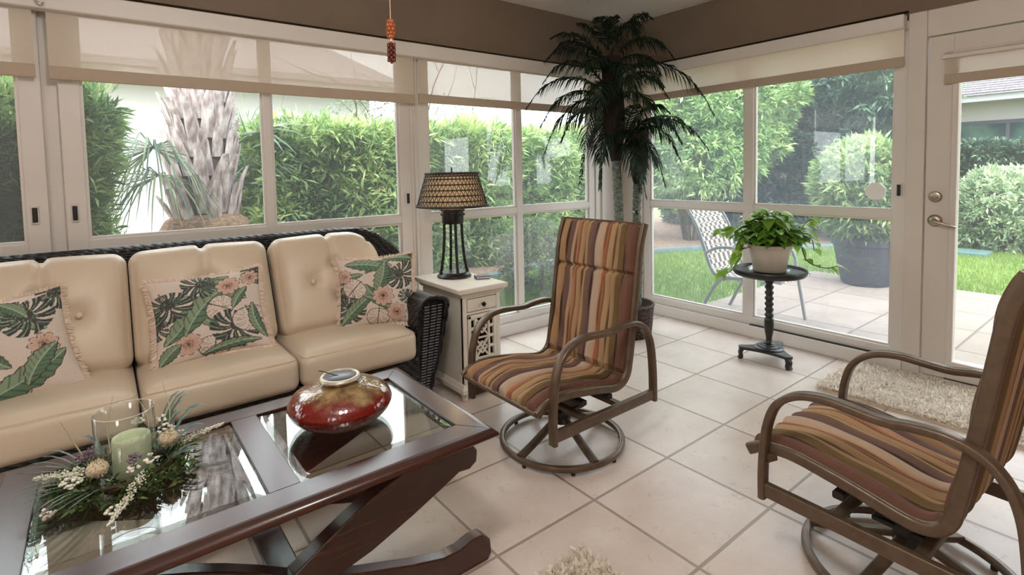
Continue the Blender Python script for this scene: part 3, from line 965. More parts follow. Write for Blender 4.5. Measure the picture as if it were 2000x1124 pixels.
def pillow(seed, c, right, up, w, h, T, label, ear=(1, 1, 1, 1)):
    X = Vector(right).normalized(); Z0 = Vector(up); Nn = X.cross(Z0).normalized(); U = Nn.cross(X).normalized()
    o = thing('throw_pillow', label, 'pillow', c, 0, 'tropical leaf print throw pillows on the sofa')

    def pt(a, b, side):
        # a,b in -1..1 ; concave edges and pointed corners
        px = a * (1 - .085 * (1 - b * b)); pb = b * (1 - .085 * (1 - a * a))
        t = (max(0, 1 - a * a) * max(0, 1 - b * b)) ** .55
        wr = .006 * math.sin(9 * a + 4 * b) * t
        return X * (px * w / 2) + U * (pb * h / 2) + Nn * (side * T / 2 * t + wr)
    n = 150
    img = paint(n, seed)
    A = np.linspace(-1, 1, n)
    vs = [tuple(pt(a, b, 1)) for b in A for a in A]
    F = np.array([(j * n + i, j * n + i + 1, (j + 1) * n + i + 1, (j + 1) * n + i) for j in range(n - 1) for i in range(n - 1)])
    me = bpy.data.meshes.new('front_cover')
    me.from_pydata(vs, [], F.tolist())
    ca = me.color_attributes.new('print', 'FLOAT_COLOR', 'POINT')
    col = np.ones((n * n, 4), dtype=np.float32); col[:, :3] = np.clip(img.reshape(-1, 3), 0, 1)
    ca.data.foreach_set('color', col.ravel())
    finish('front_cover', me, M_print, o, smooth=180)
    k = 26; B = np.linspace(-1, 1, k)
    vs = [tuple(pt(a, b, -1)) for b in B for a in B]
    fs = [(j * k + i, (j + 1) * k + i, (j + 1) * k + i + 1, j * k + i + 1) for j in range(k - 1) for i in range(k - 1)]
    build('back_cover', MB().raw(vs, fs), M_fringe, o, smooth=180)
    V = []; Fq = []
    per = [(t, 1) for t in B] + [(1, -t) for t in B] + [(-t, -1) for t in B] + [(-1, t) for t in B]
    for i in range(3000):
        q = rng.uniform(0, 4); sd = int(q); t = (q - sd) * 2 - 1
        a, b = ((t, 1), (1, t), (t, -1), (-1, t))[sd]
        p = pt(a, b, 0); d = (X * (a if sd in (1, 3) else a * .3) + U * (b if sd in (0, 2) else b * .3)).normalized()
        e = Vector(rng.normal(0, .3, 3)); d = (d + e).normalized()
        l = rng.uniform(.012, .024); s = d.cross(Vector(rng.normal(0, 1, 3))).normalized() * .0016
        b0 = len(V); V += [tuple(p - s), tuple(p + s), tuple(p + d * l + s * .6 - Vector((0, 0, .006))), tuple(p + d * l - s * .6 - Vector((0, 0, .006)))]
        Fq.append((b0, b0 + 1, b0 + 2, b0 + 3))
    build_np('fringe', V, Fq, M_fringe, o)
    return o


pillow(1, (-.318, 2.615, .622), (.97, .20, .10), (-.33, .35, .88), .43, .40, .15, 'leaf print throw pillow tipped on its side at the picture edge')
pillow(2, (.355, 2.612, .640), (.99, -.05, .045), (-.02, .42, .86), .44, .375, .14, 'leaf print throw pillow in the middle of the sofa, two flowers at its upper corner')
pillow(3, (1.112, 2.583, .632), (.86, -.36, .03), (.12, .36, .90), .395, .37, .15, 'leaf print throw pillow against the wicker arm beside the lamp table')
# ------------------------------------------------------------------ coffee table
def wood_mat(name, c1, c2, rough=.28, coat=.35, stretch=(1.2, 14, 14)):
    m, N, L = new_mat(name)
    out = N.new('ShaderNodeOutputMaterial'); b = N.new('ShaderNodeBsdfPrincipled'); L.new(b.outputs[0], out.inputs[0])
    tc = N.new('ShaderNodeTexCoord'); mp = N.new('ShaderNodeMapping'); mp.inputs['Scale'].default_value = stretch
    L.new(tc.outputs['Object'], mp.inputs[0])
    nz = N.new('ShaderNodeTexNoise'); nz.inputs['Scale'].default_value = 4; nz.inputs['Detail'].default_value = 6; nz.inputs['Distortion'].default_value = .8
    L.new(mp.outputs[0], nz.inputs[0])
    cr = N.new('ShaderNodeValToRGB'); cr.color_ramp.elements[0].position = .3; cr.color_ramp.elements[1].position = .72
    cr.color_ramp.elements[0].color = lin(c1); cr.color_ramp.elements[1].color = lin(c2)
    L.new(nz.outputs[0], cr.inputs[0]); L.new(cr.outputs[0], b.inputs['Base Color'])
    b.inputs['Roughness'].default_value = rough; b.inputs['Coat Weight'].default_value = coat; b.inputs['Coat Roughness'].default_value = .2
    return m


M_mahog = wood_mat('mahogany', (44, 20, 14), (68, 31, 21), rough=.26, coat=.4)
M_mahog_y = wood_mat('mahogany_cross', (44, 20, 14), (68, 31, 21), rough=.26, coat=.4, stretch=(14, 1.2, 14))
M_tglass = glass_mat('table_glass', (.86, .90, .87), .055, gain=1.5)
TX0, TX1, TY0, TY1, TZ = -.24, .90, 1.298, 1.938, .46
tb = thing('coffee_table', 'dark mahogany coffee table with two inset glass panels and crossed legs', 'coffee table', (.33, 1.618, 0))
TO = Vector((.33, 1.618, 0))


def T_(mb):
    mb.v = [tuple(Vector(p) - TO) for p in mb.v]; return mb


GX = [(-.165, .292), (.368, .835)]; GY = (1.374, 1.862)
fw = .074


def mitre(mb, quad, z0, z1):
    mb.prism(quad, 'z', z0, z1)


m1 = MB()
mitre(m1, [(TX0, TY0), (TX1, TY0), (GX[1][1], GY[0]), (GX[0][0], GY[0])], TZ - .03, TZ)
build('long_rail', T_(m1), M_mahog, tb, smooth=0, bevel=.0015); m1 = MB()
mitre(m1, [(TX1, TY1), (TX0, TY1), (GX[0][0], GY[1]), (GX[1][1], GY[1])], TZ - .03, TZ)
build('long_rail', T_(m1), M_mahog, tb, smooth=0, bevel=.0015)
m1 = MB()
mitre(m1, [(TX1 - .0008, TY0 + .0005), (TX1, TY1 - .0005), (GX[1][1], GY[1]), (GX[1][1], GY[0])], TZ - .03, TZ)
build('cross_rail', T_(m1), M_mahog_y, tb, smooth=0, bevel=.0015); m1 = MB()
mitre(m1, [(TX0, TY1), (TX0, TY0), (GX[0][0], GY[0]), (GX[0][0], GY[1])], TZ - .03, TZ)
build('cross_rail', T_(m1), M_mahog_y, tb, smooth=0, bevel=.0015); m1 = MB()
mitre(m1, [(GX[0][1], GY[0]), (GX[1][0], GY[0]), (GX[1][0], GY[1]), (GX[0][1], GY[1])], TZ - .03, TZ)
build('cross_rail', T_(m1), M_mahog_y, tb, smooth=0, bevel=.0015)
# ogee moulding and apron
prof = [(0, 0), (.008, -.001), (.016, -.005), (.025, -.013), (.028, -.020), (.024, -.025), (.015, -.029), (.006, -.034), (-.02, -.034), (-.02, 0)]
crn = [(TX0, TY0), (TX1, TY0), (TX1, TY1), (TX0, TY1)]
vs = []; fs = []; dirs = [(-1, -1), (1, -1), (1, 1), (-1, 1)]
for (x, y), (dx, dy) in zip(crn, dirs):
    for o_, z in prof: vs.append((x + dx * o_, y + dy * o_, TZ - .0005 + z))
m = len(prof)
for i in range(4):
    for k in range(m):
        fs.append((i * m + k, i * m + (k + 1) % m, ((i + 1) % 4) * m + (k + 1) % m, ((i + 1) % 4) * m + k))
build('edge_moulding', T_(MB().raw(vs, fs)), M_mahog, tb, smooth=50)
ap = MB()
for q in ((TX0 + .03, TX1 - .03, TY0 + .03, TY0 + .05), (TX0 + .03, TX1 - .03, TY1 - .05, TY1 - .03), (TX0 + .03, TX0 + .05, TY0 + .05, TY1 - .05), (TX1 - .05, TX1 - .03, TY0 + .05, TY1 - .05)):
    ap.box(*q, .402, TZ - .03)
build('apron', T_(ap), M_mahog, tb, smooth=0, bevel=.002)
ledge = MB()
for a, b in GX:
    for q in ((a - .002, b + .002, GY[0] - .002, GY[0] + .012), (a - .002, b + .002, GY[1] - .012, GY[1] + .002), (a - .002, a + .012, GY[0], GY[1]), (b - .012, b + .002, GY[0], GY[1])):
        ledge.box(*q, TZ - .024, TZ - .0115)
build('glass_ledge', T_(ledge), M_mahog, tb, smooth=0)
for a, b in GX:
    g = MB(); bw = .024; zt = TZ - .002; zb = TZ - .0105; ze = TZ - .0065
    a0, b0, c0, d0 = a + .001, b - .001, GY[0] + .001, GY[1] - .001
    o_ = [(a0, c0), (b0, c0), (b0, d0), (a0, d0)]; i_ = [(a0 + bw, c0 + bw), (b0 - bw, c0 + bw), (b0 - bw, d0 - bw), (a0 + bw, d0 - bw)]
    vs = [(x, y, ze) for x, y in o_] + [(x, y, zt) for x, y in i_] + [(x, y, zb) for x, y in o_]
    fs = [(4, 5, 6, 7)] + [(k, (k + 1) % 4, 4 + (k + 1) % 4, 4 + k) for k in range(4)] + [(8, 11, 10, 9)] + [(8 + k, 8 + (k + 1) % 4, (k + 1) % 4, k) for k in range(4)]
    g.raw(vs, fs)
    build('glass_panel', T_(g), M_tglass, tb, smooth=0)
# crossed curved legs, one pair on each long side
legp = [(.64, .40), (.60, .388), (.542, .364), (.468, .328), (.399, .290), (.334, .250), (.25, .208), (.155, .167), (.003, .114), (-.10, .084), (-.16, .082), (-.205, .094), (-.245, .092), (-.272, .066), (-.276, .02), (-.262, .0), (-.15, .0), (-.08, .012), (.02, .044), (.16, .094), (.26, .134), (.33, .160), (.422, .190), (.536, .216), (.662, .262), (.766, .306), (.82, .330), (.858, .326), (.884, .342), (.888, .376), (.87, .40)]
for y0, y1 in ((1.335, 1.385), (1.851, 1.901)):
    for s in (1, -1):
        poly = [(x if s == 1 else .66 - x, z) for x, z in legp]
        dy = .0 if s == 1 else .004
        mb = MB().prism(poly, 'y', y0 + dy, y1 - dy)
        build('leg', T_(mb), M_mahog, tb, smooth=25, bevel=.004)
build('stretcher', T_(MB().box(.292, .368, 1.38, 1.856, .168, .222)), M_mahog_y, tb, smooth=0, bevel=.004)

# ------------------------------------------------------------------ red and gold glazed vase
def vase_mat():
    m, N, L = new_mat('red_gold_glaze')
    out = N.new('ShaderNodeOutputMaterial'); b = N.new('ShaderNodeBsdfPrincipled'); L.new(b.outputs[0], out.inputs[0])
    tc = N.new('ShaderNodeTexCoord'); sp = N.new('ShaderNodeSeparateXYZ'); L.new(tc.outputs['Object'], sp.inputs[0])
    mp = N.new('ShaderNodeMapping'); mp.inputs['Scale'].default_value = (26, 26, 9); L.new(tc.outputs['Object'], mp.inputs[0])
    nz = N.new('ShaderNodeTexNoise'); nz.inputs['Scale'].default_value = 1; nz.inputs['Detail'].default_value = 5; L.new(mp.outputs[0], nz.inputs[0])
    n3 = N.new('ShaderNodeTexNoise'); n3.inputs['Scale'].default_value = 9; n3.inputs['Detail'].default_value = 2; L.new(tc.outputs['Object'], n3.inputs[0])
    ad = N.new('ShaderNodeMath'); ad.operation = 'MULTIPLY_ADD'; ad.inputs[1].default_value = .05
    L.new(n3.outputs[0], ad.inputs[0]); L.new(sp.outputs['Z'], ad.inputs[2])
    a2 = N.new('ShaderNodeMath'); a2.operation = 'MULTIPLY_ADD'; a2.inputs[1].default_value = .03
    L.new(nz.outputs[0], a2.inputs[0]); L.new(ad.outputs[0], a2.inputs[2])
    mr = N.new('ShaderNodeMapRange'); mr.inputs['From Min'].default_value = .138; mr.inputs['From Max'].default_value = .152; L.new(a2.outputs[0], mr.inputs[0])
    vo = N.new('ShaderNodeTexVoronoi'); vo.inputs['Scale'].default_value = 95; L.new(tc.outputs['Object'], vo.inputs['Vector'])
    cg = N.new('ShaderNodeValToRGB'); cg.color_ramp.elements[0].position = .3; cg.color_ramp.elements[1].position = .72
    cg.color_ramp.elements[0].color = lin((74, 52, 30)); cg.color_ramp.elements[1].color = lin((160, 134, 92)); L.new(nz.outputs[0], cg.inputs[0])
    cr = N.new('ShaderNodeValToRGB'); cr.color_ramp.elements[0].color = lin((88, 6, 5)); cr.color_ramp.elements[1].color = lin((124, 16, 10)); L.new(vo.outputs['Distance'], cr.inputs[0])
    mx = N.new('ShaderNodeMixRGB'); L.new(mr.outputs[0], mx.inputs[0]); L.new(cr.outputs[0], mx.inputs[1]); L.new(cg.outputs[0], mx.inputs[2])
    L.new(mx.outputs[0], b.inputs['Base Color'])
    b.inputs['Roughness'].default_value = .12; b.inputs['Coat Weight'].default_value = .8; b.inputs['Coat Roughness'].default_value = .05
    bp = N.new('ShaderNodeBump'); bp.inputs['Strength'].default_value = .25; bp.inputs['Distance'].default_value = .004
    L.new(vo.outputs['Distance'], bp.inputs['Height']); L.new(bp.outputs[0], b.inputs['Normal'])
    return m


VZ = TZ - .002
va = thing('vase', 'squat red and gold glazed vase on the glass of the coffee table', 'vase', (.572, 1.640, VZ))
prof = [(.0, .0), (.070, .0), (.080, .004), (.115, .016), (.145, .037), (.158, .060), (.158, .074), (.147, .092), (.122, .109), (.092, .120), (.066, .126), (.053, .130), (.050, .136)]
pp = [(p.x, p.z) for p in smooth_path([(a, 0, b) for a, b in prof], 4)]
build('body', MB().lathe(pp, n=64, cap=True), vase_mat(), va, smooth=60)
build('rim', MB().lathe([(.050, .134), (.058, .136), (.064, .142), (.062, .148), (.053, .150), (.050, .147), (.048, .141)], n=48, cap=False), mat('pale_gold_rim', (186, 174, 154), .3, metal=.3), va, smooth=60)
build('lid', MB().lathe([(.0, .138), (.050, .138), (.050, .146), (.046, .1485), (.0, .1495)], n=48), mat('slate_lid', (74, 74, 78), .35), va, smooth=40)
build('twig', MB().tube(smooth_path([(-.005, .0, .149), (-.02, .015, .152), (-.04, .034, .160), (-.052, .044, .163)], 4), .0014, 6), mat('dark_twig', (48, 38, 30), .7), va, smooth=60)

# ------------------------------------------------------------------ candle centrepiece
CX, CY = .020, 1.695
M_clear = glass_mat('clear_glass', (.97, .985, .98), .05, gain=1.1)
hp = []
hr = thing('hurricane_glass', 'clear glass hurricane cylinder standing inside the floral ring', 'candle holder', (CX, CY, VZ))
prof = [(.0, .001), (.058, .001), (.063, .006), (.0655, .02), (.0660, .10), (.0670, .182), (.0655, .1835), (.0640, .182), (.0632, .10), (.0625, .02), (.058, .009), (.0, .008)]
build('glass_body', MB().lathe(prof, n=56, cap=False), M_clear, hr, smooth=50)
build('rim', MB().lathe([(.0648, .1822), (.0656, .1840), (.0664, .1822)], n=56, cap=False), mat('glass_rim', (206, 200, 188), .1, spec=.9), hr, smooth=60)
cd = thing('candle', 'thick sage green pillar candle inside the hurricane glass', 'candle', (CX + .012, CY - .012, VZ + .0095))
M_wax = mat('sage_wax', (204, 212, 182), .5, col2=(188, 200, 164), nscale=14, sss=.3, bump=.08, bscale=70)
build('wax', MB().lathe([(.0, .0), (.041, .0), (.0425, .004), (.0425, .100), (.0415, .1055), (.039, .107), (.036, .1055), (.0335, .099), (.031, .086), (.0, .082)], n=44), M_wax, cd, smooth=50)
build('wick', MB().tube([(0, 0, .082), (.001, .001, .092)], .0012, 6), M_black, cd)

wr = thing('floral_ring', 'ring of white flowers, thistle heads and greenery around the hurricane glass', 'flower arrangement', (CX, CY, VZ))
M_green = leaf_mat('ring_greens', (48, 62, 34), (84, 104, 54), (132, 148, 92), transl=.15)
M_sage = leaf_mat('sage_blades', (60, 82, 76), (92, 116, 104), (132, 150, 134), transl=.15)
M_wfl = mat('white_blossom', (236, 232, 222), .8, col2=(222, 220, 198), nscale=40)
M_pur = mat('dusty_lavender', (116, 104, 116), .85, col2=(146, 130, 136), nscale=60)
M_this = mat('thistle_head', (214, 204, 174), .85, col2=(196, 172, 146), nscale=120, bump=.6, bscale=160)
M_twig = mat('vine_twig', (66, 48, 34), .8)
mb = MB()
for k in range(5):
    a0 = rng.uniform(0, 6)
    mb.tube(smooth_path([((.098 + .012 * math.sin(3 * a + k)) * math.cos(a), (.098 + .012 * math.cos(2 * a + k)) * math.sin(a), .012 + .010 * k * .5 + .005 * math.sin(5 * a + k)) for a in np.linspace(0, 2 * PI, 18)[:-1]], 3, True), .0035, 6, closed=True)
build('vine_base', mb, M_twig, wr, smooth=60)
n = 230; a = rng.uniform(0, 2 * PI, n); r_ = rng.normal(.112, .024, n).clip(.074, .17); z = rng.uniform(.004, .030, n)
P = np.stack([r_ * np.cos(a), r_ * np.sin(a), z], 1); Q = np.stack([np.cos(a), np.sin(a), rng.uniform(.2, .8, n)], 1)
(V, F), t = cluster_leaves(P, Q, 6, .026, .008, .9, up=.25, rad=.008)
build_np('greenery', V, F, M_green, wr, tint=t)
# long blades of grass-like sage leaves
bl = MB(); V = []; F = []; tt = []
spots = [(2.7, .20, .05), (2.95, .22, .03), (3.3, .18, .02), (3.75, .24, .03), (3.9, .22, .01), (.45, .20, .09), (.55, .23, .11), (.7, .16, .07), (4.1, .20, .01), (0.1, .15, .05), (5.9, .14, .02), (2.2, .14, .05), (3.6, .21, .02)]
for a, L0, h in spots:
    for j in range(3):
        aa = a + rng.normal(0, .14); d = np.array([math.cos(aa), math.sin(aa), 0]); s = np.array([-d[1], d[0], .2]) * .0045
        b0 = np.array([.09 * math.cos(aa), .09 * math.sin(aa), .03]); pr = None
        for k in range(6):
            u = k / 5; p = b0 + d * (L0 * u * .62) + np.array([0, 0, h * math.sin(u * 2.2) + .01 * u])
            w = (1 - u) ** .6 * (.4 + u * 1.2) * 1.1 + .05
            V += [tuple(p - s * w), tuple(p + s * w)]
            if k: F.append((len(V) - 4, len(V) - 3, len(V) - 1, len(V) - 2)); tt.append(rng.uniform(.2, .9))
build_np('sage_foliage', V, F, M_sage, wr, tint=tt)
# thin dried grass loops
dg = MB()
for a, h, o_ in ((2.45, .14, .05), (1.9, .15, -.03), (1.05, .15, .06), (.55, .17, .05)):
    b0 = Vector((.10 * math.cos(a), .10 * math.sin(a), .03)); d = Vector((math.cos(a), math.sin(a), 0)); sd = Vector((-d.y, d.x, 0))
    dg.tube(smooth_path([b0, b0 + d * .03 + Vector((0, 0, h * .5)) + sd * o_ * .2, b0 + d * .035 + Vector((0, 0, h)) + sd * o_ * .8], 6), [.0016] * 9 + [.0008] * 4, 6)
build('dried_grass', dg, mat('dried_grass_straw', (190, 180, 152), .8), wr, smooth=60)


def spike(mb, p0, p1, r0, n):
    p0, p1 = Vector(p0), Vector(p1)
    for k in range(n):
        u = k / n; c = p0.lerp(p1, u); rr = r0 * (1 - u) ** .7 + .0015
        for j in range(8):
            e = Vector(rng.normal(0, 1, 3)).normalized() * rr * rng.uniform(.5, 1.15)
            mb.ball(tuple(c + e), .0015 + .0012 * rng.uniform(), 5, 4)


for p0, p1, r0, n in (((.03, -.10, .04), (-.045, -.235, .012), .014, 40), ((-.095, -.02, .045), (-.190, .075, .035), .022, 60), ((-.10, .0, .04), (-.165, .02, .05), .020, 40), ((.125, .03, .045), (.235, .035, .06), .010, 34)):
    mb = MB(); spike(mb, p0, p1, r0, n); build('flower_spike', mb, M_wfl, wr, smooth=180)
for ctr, rad, k in (((.095, .06, .072), .024, 26), ((.118, .045, .055), .02, 22), ((-.11, -.05, .048), .026, 30), ((.03, .105, .10), .016, 16), ((.085, .095, .095), .014, 14), ((.05, -.075, .060), .020, 18), ((.01, -.085, .055), .016, 14), ((-.03, -.175, .008), .018, 10), ((-.155, -.11, .018), .018, 14)):
    mb = MB()
    for j in range(k):
        e = Vector(rng.normal(0, 1, 3)); e.z = abs(e.z) * .7; e = e.normalized() * rad * rng.uniform(.6, 1)
        mb.ball((ctr[0] + e.x, ctr[1] + e.y, ctr[2] + e.z), rng.uniform(.003, .0056), 6, 4, (1, 1, .7))
    build('blossom_cluster', mb, M_wfl, wr, smooth=180)
for ctr, rad, k in (((-.072, .05, .062), .024, 46), ((.012, -.078, .075), .022, 40), ((.10, .075, .07), .022, 40), ((-.10, .06, .05), .02, 30)):
    mb = MB()
    for j in range(k):
        e = Vector(rng.normal(0, 1, 3)); e = e.normalized() * rad * rng.uniform(.3, 1)
        mb.ball((ctr[0] + e.x, ctr[1] + e.y, ctr[2] + abs(e.z)), .0032, 5, 4)
    build('lavender_sprig', mb, M_pur, wr, smooth=180)
for ctr in ((-.060, -.058, .072), (.092, -.012, .082)):
    mb = MB().ball(ctr, .021, 18, 12, (1.15, 1, .85))
    for j in range(160):
        e = Vector(rng.normal(0, 1, 3)).normalized(); b0 = Vector(ctr) + e * .019; mb.tube([b0, b0 + e * .006], [.0012, .0003], 4)
    build('thistle', mb, M_this, wr, smooth=180)

# ------------------------------------------------------------------ side table
M_cab = mat('antique_cream_paint', (226, 217, 203), .5, col2=(217, 207, 191), nscale=6, bump=.05, bscale=50)
M_cab_in = mat('cabinet_inside', (44, 34, 26), .8)
BX0, BX1, BY0, BY1 = 1.497, 1.742, 2.365, 2.80
ST = thing('side_table', 'antique cream side table with a small drawer over a fretwork door', 'side table', (1.62, 2.58, 0))
SOO = Vector((1.62, 2.58, 0))


def S_(mb):
    mb.v = [tuple(Vector(p) - SOO) for p in mb.v]; return mb


def ring_moulding(x0, x1, y0, y1, prof):
    vs = []; fs = []; m = len(prof)
    for (x, y), (dx, dy) in zip([(x0, y0), (x1, y0), (x1, y1), (x0, y1)], [(-1, -1), (1, -1), (1, 1), (-1, 1)]):
        for o_, z in prof: vs.append((x + dx * o_, y + dy * o_, z))
    for i in range(4):
        for k in range(m - 1):
            fs.append((i * m + k, ((i + 1) % 4) * m + k, ((i + 1) % 4) * m + k + 1, i * m + k + 1))
    fs.append(tuple(i * m for i in range(4))); fs.append(tuple(i * m + m - 1 for i in range(4)))
    return MB().raw(vs, fs)


build('table_top', S_(ring_moulding(BX0, BX1, BY0, BY1, [(.004, .566), (.012, .570), (.014, .580), (.022, .588), (.034, .594), (.036, .604), (.036, .616), (.032, .620)])), M_cab, ST, smooth=30)
bd = MB()
bd.box(BX0, BX0 + .018, BY0, BY1, .06, .566).box(BX1 - .018, BX1, BY0, BY1, .06, .566).box(BX0, BX1, BY1 - .012, BY1, .06, .566)
bd.box(BX0 + .018, BX1 - .018, BY0 + .004, BY1 - .012, .06, .075).box(BX0 + .018, BX1 - .018, BY0 + .004, BY1 - .012, .468, .482)
bd.box(BX0, BX0 + .024, BY0 - .006, BY0 + .02, .06, .566).box(BX1 - .024, BX1, BY0 - .006, BY0 + .02, .06, .566)
bd.box(BX0 + .024, BX1 - .024, BY0 - .004, BY0 + .014, .468, .482).box(BX0 + .024, BX1 - .024, BY0 - .004, BY0 + .014, .556, .566).box(BX0 + .024, BX1 - .024, BY0 - .004, BY0 + .014, .06, .082)
build('carcass', S_(bd), M_cab, ST, smooth=0, bevel=.0025)
build('inner_lining', S_(MB().box(BX0 + .019, BX1 - .019, BY0 + .05, BY1 - .014, .078, .466)), M_cab_in, ST, smooth=0)
build('base_moulding', S_(ring_moulding(BX0, BX1, BY0, BY1, [(.020, .045), (.020, .066), (.014, .072), (.010, .084), (.001, .092)])), M_cab, ST, smooth=30)
for x, dx in ((BX0 - .012, 1), (BX1 + .012, -1)):
    for y, dy in ((BY0 - .012, 1), (BY1 + .012, -1)):
        mb = MB().lathe([(.012, 0), (.016, .004), (.015, .012), (.020, .03), (.026, .046)], (x + dx * .022, y + dy * .022, 0), 16)
        build('foot', S_(mb), M_cab, ST, smooth=40)
dr = build('drawer', S_(MB().box(BX0 + .028, BX1 - .028, BY0 - .010, BY0 + .02, .486, .552)), M_cab, ST, smooth=0, bevel=.004)
kb = MB().lathe([(.005, 0), (.006, .008), (.012, .013), (.013, .019), (.009, .024), (.0, .026)], n=20)
build('knob', S_(MB().raw([(1.6195 + p[0], BY0 - .010 - p[2], .520 + p[1]) for p in kb.v], kb.f)), mat('dark_bronze', (40, 32, 27), .35, metal=.8), dr, smooth=50)
# fretwork door: frame, two columns of square openings and a middle field of diamonds
fx0, fx1, fz0, fz1 = BX0 + .028, BX1 - .028, .086, .464
y0, y1 = BY0 - .008, BY0 + .006
dm = MB()
for q in ((fx0, fx0 + .02, fz0, fz1), (fx1 - .02, fx1, fz0, fz1), (fx0, fx1, fz0, fz0 + .02), (fx0, fx1, fz1 - .02, fz1)):
    dm.box(q[0], q[1], y0 - .003, y1, q[2], q[3])
dre = build('door', S_(dm), M_cab, ST, smooth=0, bevel=.003)
lt = MB(); ix0, ix1, iz0, iz1 = fx0 + .02, fx1 - .02, fz0 + .02, fz1 - .02
cw = .030; bw = .010
for x in (ix0 + cw, ix1 - cw): lt.box(x - bw / 2, x + bw / 2, y0, y1, iz0, iz1)
NZ = 6; hz = (iz1 - iz0) / NZ
for k in range(NZ + 1):
    z = iz0 + k * hz
    lt.box(ix0, ix0 + cw, y0 + .0005, y1 - .0005, z - .007, z + .007); lt.box(ix1 - cw, ix1, y0 + .0005, y1 - .0005, z - .007, z + .007)
mxx0, mxx1 = ix0 + cw, ix1 - cw; mw = mxx1 - mxx0; xm = (mxx0 + mxx1) / 2


def bar(a, b, w, dy=0.0):
    a = Vector((a[0], 0, a[1])); b = Vector((b[0], 0, b[1])); t = (b - a).normalized(); n = Vector((-t.z, 0, t.x)) * w / 2
    pts = [(p.x, p.z) for p in (a + n, b + n, b - n, a - n)]
    lt.prism(pts, 'y', y0 + .001 + dy, y1 - .001 - dy)


for k in range(3):
    z0 = iz0 + k * 2 * hz; z1 = z0 + 2 * hz; zm = (z0 + z1) / 2
    bar((mxx0, z0), (mxx1, z1), .009, .0003); bar((mxx0, z1), (mxx1, z0), .009, .0006)
    q = .30
    for a, b in (((xm, zm + mw * .36), (xm + mw * .36, zm)), ((xm + mw * .36, zm), (xm, zm - mw * .36)), ((xm, zm - mw * .36), (xm - mw * .36, zm)), ((xm - mw * .36, zm), (xm, zm + mw * .36))):
        bar(a, b, .009, .0009)
    if k: bar((mxx0, z0), (mxx1, z0), .008, .0012)
build('fretwork', S_(lt), M_cab, dre, smooth=0)

# ------------------------------------------------------------------ table lamp
LX, LY, LZ = 1.640, 2.672, .620
lamp = thing('table_lamp', 'black four-column table lamp with a woven rattan shade on the cream side table', 'lamp', (LX, LY, LZ))
M_iron = mat('black_iron', (16, 14, 13), .35, spec=.5)
build('base', MB().lathe([(.0, 0), (.098, 0), (.102, .006), (.098, .014), (.088, .020), (.080, .024), (.076, .030), (.0, .032)], n=48), M_iron, lamp, smooth=40)
for k in range(4):
    a = math.radians(-38.1 + 22 + k * 90)
    pts = [(r * math.cos(a), r * math.sin(a), z) for r, z in ((.084, .022), (.076, .05), (.066, .11), (.059, .18), (.055, .25), (.053, .335))]
    mb = MB().tube(smooth_path(pts, 8), .0085, 10)
    # twisted wrap
    sp = smooth_path(pts, 14); q = []
    for i, p in enumerate(sp):
        b_ = i * 1.1; q.append((p.x + .0075 * math.cos(b_), p.y + .0075 * math.sin(b_), p.z))
    mb.tube(q, .0032, 5)
    build('column', mb, M_iron, lamp, smooth=60)
build('collar', MB().lathe([(.0, .318), (.060, .318), (.064, .324), (.064, .395), (.058, .405), (.02, .412), (.0, .412)], n=40), M_iron, lamp, smooth=40)
sb = MB()
for k in range(8):
    a = k * PI / 4 + .2
    sb.ball((.066 * math.cos(a), .066 * math.sin(a), .372), .007, 8, 6); sb.ball((.066 * math.cos(a), .066 * math.sin(a), .398), .006, 8, 6)
build('stud', sb, M_iron, lamp, smooth=180)
build('stem', MB().tube([(0, 0, .41), (0, 0, .62)], .006, 8), M_iron, lamp, smooth=60)
_bl = bpy.data.lights.new('lamp_bulb', 'POINT'); _bl.energy = 1.0; _bl.color = (1, .72, .42); _bl.shadow_soft_size = .03
_bo = bpy.data.objects.new('lamp_bulb', _bl); COL.objects.link(_bo); _bo.location = (LX, LY, LZ + .50)
build('finial', MB().lathe([(.004, .615), (.008, .622), (.003, .630), (.006, .638), (.002, .650), (.0, .655)], n=16), M_iron, lamp, smooth=60)
zr0, zr1, R0, R1 = .425, .615, .208, .152
lin_m = shade_mat('rattan_liner', (216, 194, 162), .14)
ls = MB().lathe([(R0 - .006, zr0), (R1 - .006, zr1)], n=64, cap=False)
shd = build('lamp_shade', ls, lin_m, lamp, smooth=180)
M_rat = mat('dark_rattan', (58, 40, 28), .55, col2=(34, 24, 18), nscale=60)
M_rat_l = mat('tan_rattan', (196, 164, 122), .6, col2=(150, 108, 70), nscale=30)
rt = MB()
nr = 7
for k in range(nr):
    u = k / (nr - 1); r = R0 + (R1 - R0) * u; z = zr0 + (zr1 - zr0) * u
    if k == nr - 1: r -= .0; 
    rt.tube([((r + .002) * math.cos(t), (r + .002) * math.sin(t), z) for t in np.linspace(0, 2 * PI, 65)[:-1]], .0040 if 0 < k < nr - 1 else .0075, 6, closed=True)
for sgn in (1,):
    rt.tube([((R1 + .004) * math.cos(t), (R1 + .004) * math.sin(t), zr1 - .014) for t in np.linspace(0, 2 * PI, 65)[:-1]], .0045, 6, closed=True)
build('rattan_band', rt, M_rat, shd, smooth=60)
zg = MB(); nz_ = 46
for k in range(nr - 1):
    u0, u1 = k / (nr - 1), (k + 1) / (nr - 1)
    for j in range(nz_):
        for h_ in (0, 1):
            a0 = 2 * PI * (j + .5 * (k % 2)) / nz_; a1 = a0 + (PI / nz_ if h_ == 0 else -PI / nz_)
            p0 = ((R0 + (R1 - R0) * u0) * math.cos(a0), (R0 + (R1 - R0) * u0) * math.sin(a0), zr0 + (zr1 - zr0) * u0)
            p1 = ((R0 + (R1 - R0) * u1) * math.cos(a1), (R0 + (R1 - R0) * u1) * math.sin(a1), zr0 + (zr1 - zr0) * u1)
            zg.tube([p0, p1], .0021, 4)
